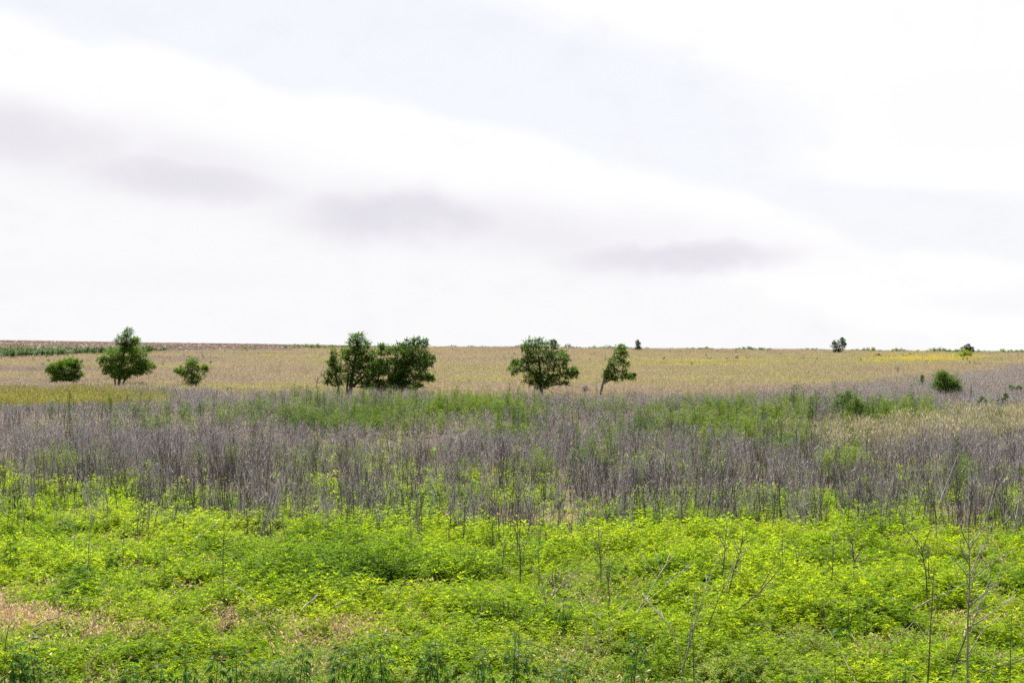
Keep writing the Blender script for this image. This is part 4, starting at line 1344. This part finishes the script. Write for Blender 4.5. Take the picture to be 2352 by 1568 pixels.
# ------------------------------------------------------------------ bare plants in the front
C = 0.45
BARE = [
    # label, stems, material, radius, twigs
    ("tallest pale grey dead sapling with many upswept boughs, beside the thin leaning pole", "dead_sapling", [[(2223, 1566), (2224, 1480), (2228, 1370), (2230, 1290), (2228, 1215), (2226, 1180)], [(2229, 1330), (2200, 1300), (2162, 1262)], [(2229, 1335), (2262, 1308), (2300, 1285)],
      [(2229, 1318), (2250, 1285), (2272, 1255)], [(2227, 1390), (2262, 1355), (2286, 1330), (2305, 1300)], [(2226, 1450), (2250, 1400), (2275, 1350), (2282, 1320)], [(2226, 1440), (2290, 1405), (2340, 1378)],
      [(2225, 1500), (2262, 1450), (2300, 1425)], [(2228, 1300), (2205, 1262), (2196, 1230)], [(2227, 1400), (2222, 1360), (2206, 1310)], [(2228, 1260), (2245, 1225), (2262, 1200)], [(2228, 1262), (2210, 1220), (2204, 1190)]], 'stalk_grey', .016, 9),
    ("bundle of long dark sticks leaning out from the foot of the tallest dead sapling", "dead_sapling", [[(2185, 1556), (2200, 1510), (2225, 1450), (2262, 1390)], [(2186, 1550), (2205, 1520), (2232, 1480), (2300, 1420)], [(2190, 1540), (2222, 1470), (2250, 1420), (2290, 1395)]], 'stalk_dark', .012, 4),
    ("thin straight leaning pole next to the tallest dead sapling", "dead_stalk", [[(2131, 1568), (2136, 1480), (2141, 1400), (2144, 1330), (2150, 1290)]], 'stalk_dark', .012, 3),
    ("twin stemmed dead sapling with black forks, among bright weeds near the tallest sapling", "dead_sapling", [[(2129, 1361), (2126, 1310), (2118, 1268), (2106, 1240)], [(2133, 1340), (2136, 1290), (2140, 1250)], [(2120, 1280), (2108, 1258), (2098, 1240)], [(2118, 1268), (2122, 1240), (2125, 1215)]], 'stalk_dark', .017, 8),
    ("black V shaped dead sapling with two arms opening from one foot", "dead_sapling", [[(1962, 1330), (1963, 1296), (1961, 1262), (1957, 1228)], [(1958, 1322), (1942, 1290), (1928, 1262)], [(1963, 1290), (1978, 1262), (1986, 1235)], [(1962, 1270), (1948, 1240)]], 'stalk_dark', .016, 8),
    ("upright black stalk standing just left of the V shaped sapling", "dead_stalk", [[(1911, 1345), (1912, 1300), (1912, 1260), (1914, 1222)], [(1911, 1305), (1898, 1285), (1886, 1262)], [(1912, 1290), (1922, 1268)]], 'stalk_dark', .012, 6),
    ("twisted black dead sapling with curling side arms beside a pale leaning stick", "dead_sapling", [[(1676, 1352), (1683, 1320), (1692, 1290), (1700, 1262), (1706, 1232)], [(1688, 1310), (1675, 1296), (1662, 1296)], [(1697, 1272), (1688, 1255), (1682, 1245)], [(1698, 1270), (1716, 1266), (1728, 1256)], [(1704, 1245), (1716, 1228)]], 'stalk_dark', .018, 8),
    ("straight black dead sapling next to the twisted one", "dead_sapling", [[(1655, 1345), (1660, 1310), (1663, 1280), (1664, 1245), (1668, 1205)], [(1662, 1296), (1648, 1292), (1640, 1286)], [(1664, 1268), (1674, 1250)], [(1664, 1255), (1652, 1232), (1645, 1215)]], 'stalk_dark', .016, 8),
    ("pale leaning stick between the straight and the twisted black saplings", "dead_stalk", [[(1667, 1360), (1676, 1320), (1684, 1280), (1690, 1255)]], 'stalk_pale', .013, 3),
    ("long dark stick leaning steeply over the weeds below the black saplings", "dead_stalk", [[(1625, 1440), (1640, 1400), (1655, 1360), (1668, 1330)]], 'stalk_dark', .012, 3),
    ("longest leaning branch, sweeping low over the weeds below the black saplings", "dead_stalk", [[(1660, 1420), (1700, 1395), (1740, 1365), (1770, 1330), (1790, 1305), (1800, 1290)], [(1748, 1350), (1775, 1300), (1790, 1270)], [(1765, 1335), (1798, 1318)]], 'stalk_dark', .014, 5),
    ("black stalk with drooping side twigs behind the longest leaning branch", "dead_stalk", [[(1833, 1318), (1832, 1290), (1828, 1262), (1826, 1240)], [(1831, 1290), (1840, 1272)]], 'stalk_dark', .011, 5),
    ("forked black stalk left of the one with drooping side twigs", "dead_stalk", [[(1798, 1300), (1798, 1275), (1796, 1250), (1800, 1225)], [(1797, 1268), (1784, 1252)], [(1797, 1262), (1812, 1246)]], 'stalk_dark', .011, 5),
    ("tall dark leaning pole pair rising from the bottom edge, left of the grey sapling's field", "dead_stalk", [[(1568, 1535), (1580, 1490), (1595, 1430), (1612, 1375), (1625, 1335)], [(1582, 1480), (1592, 1420), (1602, 1372)]], 'stalk_grey', .015, 4),
    ("black vertical stalk beside the leaning pole pair", "dead_stalk", [[(1594, 1560), (1594, 1500), (1592, 1450), (1594, 1408)]], 'stalk_dark', .010, 3),
    ("pale twisted branch bending over beside the leaning pole pair", "dead_stalk", [[(1560, 1500), (1548, 1460), (1535, 1435), (1515, 1412), (1502, 1402)], [(1535, 1435), (1540, 1415)], [(1520, 1418), (1500, 1425)]], 'stalk_pale', .013, 5),
    ("bleached wavy stem, first of two standing close together in the weeds", "dead_stalk", [[(1346, 1470), (1350, 1440), (1346, 1412), (1338, 1388)]], 'stalk_pale', .011, 2),
    ("bleached wavy stem with a fork, second of two standing close together in the weeds", "dead_stalk", [[(1374, 1462), (1370, 1438), (1372, 1415), (1380, 1400)], [(1372, 1420), (1362, 1405)]], 'stalk_pale', .010, 2),
    ("bleached forked twig right of the two wavy stems", "dead_stalk", [[(1400, 1450), (1408, 1430), (1420, 1412)], [(1406, 1434), (1398, 1412)]], 'stalk_pale', .009, 2),
    ("tall black twin stalk at the front of the grey belt, near the middle", "dead_stalk", [[(1195, 1312), (1195, 1280), (1192, 1240), (1196, 1195), (1198, 1160)], [(1201, 1300), (1204, 1262), (1200, 1220)], [(1194, 1260), (1184, 1225)]], 'stalk_dark', .014, 8),
    ("slim black stalk next to the tall twin stalk", "dead_stalk", [[(1238, 1330), (1237, 1290), (1238, 1250), (1236, 1200)]], 'stalk_dark', .010, 6),
    ("many branched black dead sapling above a dark hollow in the weeds", "dead_sapling", [[(1380, 1322), (1380, 1285), (1376, 1250), (1378, 1215)], [(1380, 1300), (1362, 1276), (1350, 1250)], [(1379, 1280), (1395, 1255), (1405, 1235)], [(1377, 1262), (1366, 1238)]], 'stalk_dark', .015, 9),
    ("straight dark stalk just in front of the many branched black sapling", "dead_stalk", [[(1398, 1398), (1398, 1350), (1396, 1310), (1402, 1262)], [(1397, 1335), (1386, 1300)]], 'stalk_dark', .011, 7),
    ("leaning grey twig spreading into a fan in front of the stalk belt", "dead_stalk", [[(1252, 1392), (1268, 1370), (1288, 1345), (1310, 1322), (1330, 1300)], [(1270, 1368), (1280, 1330), (1290, 1300)], [(1285, 1348), (1318, 1338), (1340, 1322)]], 'stalk_grey', .012, 6),
    ("dark twig arching over with a pale hooked top", "dead_stalk", [[(1252, 1370), (1246, 1340), (1234, 1318), (1222, 1300)], [(1240, 1326), (1252, 1312)]], 'stalk_grey', .011, 5),
    ("bleached pair of long sticks leaning far over toward the black saplings", "dead_stalk", [[(1455, 1420), (1475, 1385), (1498, 1350), (1515, 1318), (1522, 1300)], [(1462, 1408), (1500, 1365), (1540, 1330), (1568, 1300)], [(1530, 1340), (1552, 1318), (1578, 1302)]], 'stalk_pale', .012, 5),
    ("thin dark leaning stalk with no twigs in the middle of the bright weeds", "dead_stalk", [[(775, 1355), (782, 1320), (788, 1280), (794, 1245)]], 'stalk_dark', .008, 1),
    ("lone tall thin black stalk standing above the darkest weeds", "dead_stalk", [[(513, 1362), (513, 1310), (514, 1260), (516, 1200), (518, 1160)]], 'stalk_dark', .012, 4),
    ("short black stalk in the left part of the weeds, left of the tall thin one", "dead_stalk", [[(282, 1286), (282, 1255), (284, 1225), (288, 1190)]], 'stalk_dark', .011, 4),
    ("faint grey stalk standing between the short and the tall black stalks", "dead_stalk", [[(322, 1322), (320, 1290), (312, 1255), (308, 1220)]], 'stalk_grey', .010, 4),
    ("straight grey stalk right of the faint one", "dead_stalk", [[(379, 1315), (378, 1275), (380, 1230), (380, 1190)], [(379, 1270), (388, 1245)]], 'stalk_grey', .010, 5),
    ("slim grey stalk farthest to the side among the left stalks", "dead_stalk", [[(171, 1285), (170, 1250), (168, 1215), (166, 1180)]], 'stalk_grey', .010, 4),
    ("slim grey stalk with a slight bow beside the short black stalk", "dead_stalk", [[(205, 1305), (202, 1262), (206, 1220), (212, 1180)]], 'stalk_grey', .010, 4),
    ("dark rod standing at the bottom left corner among drooping hemp", "dead_stalk", [[(45, 1568), (45, 1530), (46, 1490)]], 'stalk_dark', .010, 0),
    ("dark bowed stalk with a tuft at its foot on the left edge", "dead_stalk", [[(8, 1510), (14, 1470), (22, 1425)]], 'stalk_dark', .014, 1),
    ("thin dark rod at the lower right, nearest the right edge", "dead_stalk", [[(2320, 1565), (2322, 1510), (2325, 1450), (2326, 1400)]], 'stalk_dark', .009, 2),
    ("thin bluish rod, taller of two close together near the bottom", "dead_stalk", [[(1893, 1525), (1895, 1470), (1898, 1400)]], 'stalk_grey', .008, 1),
    ("short dark rod beside a long slanting stick at the bottom edge", "dead_stalk", [[(1918, 1566), (1918, 1535), (1918, 1505)]], 'stalk_dark', .010, 0),
    ("thin dark rod standing behind the short one near the bottom edge", "dead_stalk", [[(1950, 1440), (1949, 1400), (1951, 1345)]], 'stalk_dark', .008, 2),
    ("thin dark rod with a leafless tip right of the thin bluish rod", "dead_stalk", [[(1990, 1440), (1992, 1400), (1998, 1350)]], 'stalk_dark', .008, 2),
    ("slender dark rod in the middle of the bright weeds, near two lying sticks", "dead_stalk", [[(1190, 1520), (1192, 1460), (1196, 1395)]], 'stalk_dark', .009, 2),
    ("bent pale stem leaning against the slender dark rod", "dead_stalk", [[(1188, 1490), (1178, 1460), (1162, 1445)]], 'stalk_pale', .009, 1),
]
for lb, nm, st, mt, r, tw in BARE:
    bare_tree(nm, lb, "sapling" if nm == "dead_sapling" else "stalk", st, mt, r, tw, off=.46 if st[0][0][0] > 700 or st[0][0][1] < 1320 else .30, tl=.38)


# sticks lying on the weeds
def stick(label, p, q, r, mat):
    x0, y0 = ray(p[0], p[1], .42)
    x1, y1 = ray(q[0], q[1], .62)
    a = Vector((x0, y0, hpt(x0, y0) + .40))
    b = Vector((x1, y1, hpt(x1, y1) + .62))
    V, F = [], []
    d = b - a
    r = r * .62
    pts = [Vector((0, 0, 0)), d * .33 + Vector((0, 0, .02)), d * .66 + Vector((.02, 0, -.01)), d]
    tube(V, F, pts, [r, r * .9, r * .75, r * .55], 6)
    for t in (.4, .7):
        tube(V, F, [d * t, d * t + Vector((random.uniform(-.1, .1), 0, .1))], [r * .4, r * .2], 4)
    o = obj("fallen_stick", mesh("fallen_stick", V, F, M[mat], True))
    o.location = a
    tag(o, label, "stick")


for lb, p, q, r, mt in (
        ("longest fallen stick, lying behind the tallest dead sapling's stem", (2095, 1398), (2226, 1333), .016, 'stalk_grey'),
        ("dark stick lying behind the tallest dead sapling on its other side", (2212, 1412), (2290, 1382), .014, 'stalk_dark'),
        ("brown stick slanting down to the short broken one by the thin pole", (2038, 1478), (2101, 1424), .015, 'stalk_dark'),
        ("short broken stick meeting the brown slanting one", (2124, 1464), (2103, 1426), .013, 'stalk_dark'),
        ("long dark stick slanting down to the bottom edge past the short rod", (1965, 1563), (1903, 1446), .014, 'stalk_dark'),
        ("dark branch lying along the bottom right corner", (2258, 1540), (2352, 1512), .016, 'stalk_dark'),
        ("dark thin branch lying on the bottom edge before the slanting stick", (1912, 1560), (1840, 1530), .012, 'stalk_dark'),
        ("reddish stick lying level in the weeds under the V shaped sapling", (1866, 1388), (1920, 1382), .010, 'stalk_grey'),
        ("curved dark stick lying in the weeds left of the reddish one", (1704, 1443), (1770, 1424), .011, 'stalk_dark'),
        ("dark stick slanting at the foot of the lone tall black stalk", (586, 1378), (518, 1326), .015, 'stalk_grey'),
        ("thick short grey stick right of the burrow, slanting in dark weeds", (690, 1402), (731, 1362), .020, 'stalk_grey'),
        ("grey stick lying almost level beside the thick short one", (762, 1392), (832, 1372), .015, 'stalk_grey'),
        ("dark stick slanting on the brown grass, upper of two alike", (212, 1438), (236, 1404), .014, 'stalk_dark'),
        ("dark stick slanting below the brown grass, lower of two alike", (210, 1520), (236, 1490), .014, 'stalk_dark'),
        ("long grey branch lying flat on the brown grass", (78, 1438), (156, 1404), .017, 'stalk_grey'),
        ("bleached stick propped against the grey belt on the left", (432, 1248), (502, 1196), .013, 'stalk_pale'),
        ("bleached stick slanting down in front of the grey belt, farthest left", (366, 1184), (322, 1152), .013, 'stalk_pale'),
        ("bleached crooked stick leaning in the grey belt above the dark weeds", (630, 1200), (598, 1170), .012, 'stalk_pale'),
        ("dark stick lying in the weeds left of the slender dark rod", (1052, 1452), (1038, 1480), .010, 'stalk_dark'),
        ("long dark branch lying low, starting at the slender dark rod", (1280, 1500), (1190, 1466), .013, 'stalk_dark'),
        ("dark stick slanting in the weeds behind the slender dark rod", (1084, 1444), (1108, 1392), .011, 'stalk_dark'),
        ("fine dark stick slanting right of the widest brown grass patch", (600, 1415), (606, 1385), .009, 'stalk_dark')):
    stick(lb, p, q, r, mt)

# more single stalks along the ragged front of the belt
PROTO = []
random.seed(5)
for q in range(5):
    V, F = [], []
    stalk_geo(V, F, (0, 0, -.05), 1.0, .013, (random.uniform(-.08, .12), 0), 0, 5)
    st = mesh("stem", V, F, M['stalk_dark' if q < 3 else 'stalk_grey'], True)
    br = []
    for b in range(5):
        V, F = [], []
        t = random.uniform(.3, .9)
        a = random.uniform(0, 6.28)
        ln = .38 * random.uniform(.5, 1.1)
        d = Vector((math.cos(a), math.sin(a), random.uniform(.8, 1.6))).normalized()
        p = Vector((0, 0, t))
        tube(V, F, [p, p + d * ln * .5, p + d * ln * .5 + (d + Vector((0, 0, .4))).normalized() * ln * .5], [.007, .005, .002], 3)
        br.append(mesh("branch", V, F, st.materials[0]))
    PROTO.append((st, br))
cnt = 0
while cnt < 150:
    X = random.uniform(0, 2352)
    A = float(frontA(X))
    Y = A + random.gauss(8, 34) + (40 * random.random() if X < 650 else 0)
    if Y > 1420 or Y < A - 40:
        continue
    x0, y0 = ray(X, Y)
    st, br = random.choice(PROTO)
    root = empty("dry_stalk", (x0, y0, hpt(x0, y0)))
    dark = st.materials[0] is M['stalk_dark']
    side = "thin" if X < 650 else ("dense" if X < 1350 else "open")
    tag(root, {("thin", True): "slim dark dead stalk among the scattered ones before the belt's thin end", ("thin", False): "slim pale grey dead stalk among the scattered ones before the belt's thin end",
               ("dense", True): "slim dark dead stalk along the belt's front near the middle", ("dense", False): "slim pale grey dead stalk along the belt's front near the middle",
               ("open", True): "slim dark dead stalk along the belt's front toward the tallest dead sapling",
               ("open", False): "slim pale grey dead stalk along the belt's front toward the tallest dead sapling"}[(side, dark)],
        "stalk", "%s single dead stalks, %s stretch of the belt" % ("dark" if dark else "pale", side))
    s = random.uniform(.9, 1.55)
    root.scale = (s * .9, s * .9, s)
    root.rotation_euler = (random.gauss(0, .07), random.gauss(.03, .09), random.uniform(0, 6.28))
    obj("stem", st, root)
    for b in br:
        obj("branch", b, root)
    cnt += 1

# ------------------------------------------------------------------ single hemp plants along the front
LEAFM = []
for q in range(4):
    V, F = [], []
    tube(V, F, [(0, 0, 0), (.05, 0, .03), (.10, 0, .035)], [.003, .002, .002], 3, False)
    palmate(V, F, (.10, 0, .035), 0, -.25 - .25 * q, .24, 5 + 2 * (q % 2), .9 + .3 * q, True, .14)
    LEAFM.append(mesh("leaf", V, F, M['hemp_dark'] if q < 3 else M['weed']))
STEMM = []
for q in range(3):
    V, F = [], []
    bend = random.uniform(-.08, .12)
    tube(V, F, [(0, 0, -.05), (bend * .2, 0, .35), (bend * .6, .01, .7), (bend, 0, 1)], [.011, .009, .006, .003], 6)
    STEMM.append((bend, mesh("stem", V, F, M['hemp_stem'], True)))


def hemp_plant(X, Y, h, label, group=None, droop=0, dens=1.0, off=0.0, bare=.30):
    x0, y0 = ray(X, Y, off)
    root = tag(empty("hemp_plant", (x0, y0, hpt(x0, y0))), label, "plant", group)
    root.rotation_euler = (random.gauss(0, .05), random.gauss(.04, .06), random.uniform(0, 6.28))
    bend, sm = random.choice(STEMM)
    o = obj("stem", sm, root)
    o.scale = (h, h, h)
    n = int(9 * dens)
    az = random.uniform(0, 6.28)
    for q in range(n):
        t = bare + (1 - bare) * (q + .6) / n
        az += 1.57 + random.uniform(-.2, .2)
        for s_ in range(2):
            lm = LEAFM[min(2, max(0, int(droop + random.choice((0, 0, 1)) + (t < .6))))]
            lf = obj("leaf", lm, root)
            lf.location = (bend * t * t * h, 0, t * h)
            lf.rotation_euler = (random.gauss(0, .2), -.9 * max(0, (t - .75) / .25) + random.gauss(0, .2), az + s_ * math.pi)
            sc = (1.15 - .55 * t) * random.uniform(.85, 1.2)
            lf.scale = (sc, sc, sc)
    return root


ORD = ["first", "second", "third", "fourth", "fifth", "sixth", "seventh", "eighth", "ninth", "tenth", "eleventh", "twelfth", "thirteenth", "fourteenth", "fifteenth",
       "sixteenth", "seventeenth", "eighteenth", "nineteenth", "twentieth", "twenty first", "twenty second", "twenty third", "twenty fourth", "twenty fifth", "twenty sixth"]
FRONT = [(30, 1600, .62), (62, 1596, .55), (90, 1604, .70), (140, 1598, .42), (298, 1600, .46), (370, 1592, .40), (428, 1606, .62), (492, 1602, .58), (540, 1606, .60), (592, 1600, .48),
         (655, 1604, .50), (680, 1606, .66), (768, 1606, .64), (842, 1604, .62), (878, 1606, .72), (968, 1606, .62), (1010, 1602, .66), (1112, 1604, .58), (1175, 1608, .74), (1212, 1606, .60),
         (1290, 1600, .44), (1450, 1590, .66), (1700, 1606, .44), (1880, 1606, .40), (2080, 1602, .42), (2260, 1604, .40)]
for i, (X, Y, h) in enumerate(FRONT):
    # stands where the sight line to its top leaves a plant of this height
    hemp_plant(X, Y, h * 1.45, "drooping dark hemp plant, %s from the left along the bottom edge" % ORD[i], "dark hemp plants along the bottom edge", droop=1, off=.25, bare=.42)
for lb, X, Y, h in (("tall dark hemp plant standing alone on the left edge above the brown grass", 22, 1345, 1.0),
                    ("dark leafy headed hemp plant alone in pale weeds beside the broad bushy one", 252, 1345, .75),
                    ("dark bushy hemp plant, broadest of the left part's weeds", 176, 1365, .62),
                    ("dark hemp plant crowding the broadest one on its right", 196, 1368, .60),
                    ("dark hemp plant with curled brown lower leaves under the bleached wavy stems", 1292, 1478, .70),
                    ("dark hemp plant with bare lower stem below the black V shaped sapling", 1935, 1500, .66)):
    hemp_plant(X, Y, h * 1.1, lb, None, 1, 1.2, .1)

# single hemp plants standing clear of the patches in the middle distance
HM = []
for h, nd, lf in ((1.0, 13, .19), (1.0, 11, .22), (1.0, 15, .17)):
    o = weed_src("foliage", h, nd, lf, .8, 3, False, 4, .26, (.6, .1), M['hemp'])
    HM.append(o.data)
STM = []
V, F = [], []
tube(V, F, [(0, 0, -.05), (.01, 0, .5), (0, 0, .95)], [.02, .015, .006], 5)
STM = mesh("stem", V, F, M['hemp_stem'])
PATCH = [("upright hemp plant rising from the green patch in front of the trees", "hemp in front of the trees", 560, 1260, 928, 972, 55),
         ("upright hemp plant rising from the band of dark green behind the grey belt's middle", "hemp in the dark band", 1130, 1790, 985, 1018, 60),
         ("upright hemp plant rising from the weeds around the dark upright shrub", "hemp around the dark shrub", 1780, 2110, 930, 985, 40),
         ("upright hemp plant rising from the patch inside the grey belt below the beige grass", "hemp below the beige grass", 1760, 1990, 1040, 1075, 22),
         ("upright hemp plant standing in grey stems in front of the olive strip", "hemp before the olive strip", 60, 520, 950, 985, 26)]
for lb, gr, X0, X1, Y0, Y1, n in PATCH:
    for q in range(n):
        x0, y0 = ray(random.uniform(X0, X1), random.uniform(Y0, Y1))
        root = tag(empty("hemp_plant", (x0, y0, hpt(x0, y0))), lb, "plant", gr)
        s = random.uniform(.8, 1.5)
        root.scale = (random.uniform(.9, 1.25),) * 2 + (s,)
        root.rotation_euler = (random.gauss(0, .05), random.gauss(.04, .05), random.uniform(0, 6.28))
        obj("stem", STM, root)
        obj("foliage", random.choice(HM), root)
for lb, X, Y, s in (("lone tall hemp spire in the weeds before the two trunked tree", 704, 950, 1.6), ("lone hemp spire above the grey belt near the left side", 160, 1080, 1.9), ("hemp spire beside a dark post, left of the juniper like bush", 2092, 915, 1.15),
                    ("lone hemp plant low on the grey slope, right of the juniper like bush", 2210, 912, .6), ("pair's taller hemp plant inside the grey belt's right part", 2196, 1115, 1.5),
                    ("pair's shorter hemp plant inside the grey belt's right part", 2222, 1118, 1.3), ("lone hemp plant in the grey stems, left of the grey tangled dead bush's weeds", 1215, 1075, 1.2)):
    x0, y0 = ray(X, Y)
    root = tag(empty("hemp_plant", (x0, y0, hpt(x0, y0))), lb, "plant")
    root.scale = (1.0, 1.0, s)
    obj("stem", STM, root)
    obj("foliage", HM[0], root)
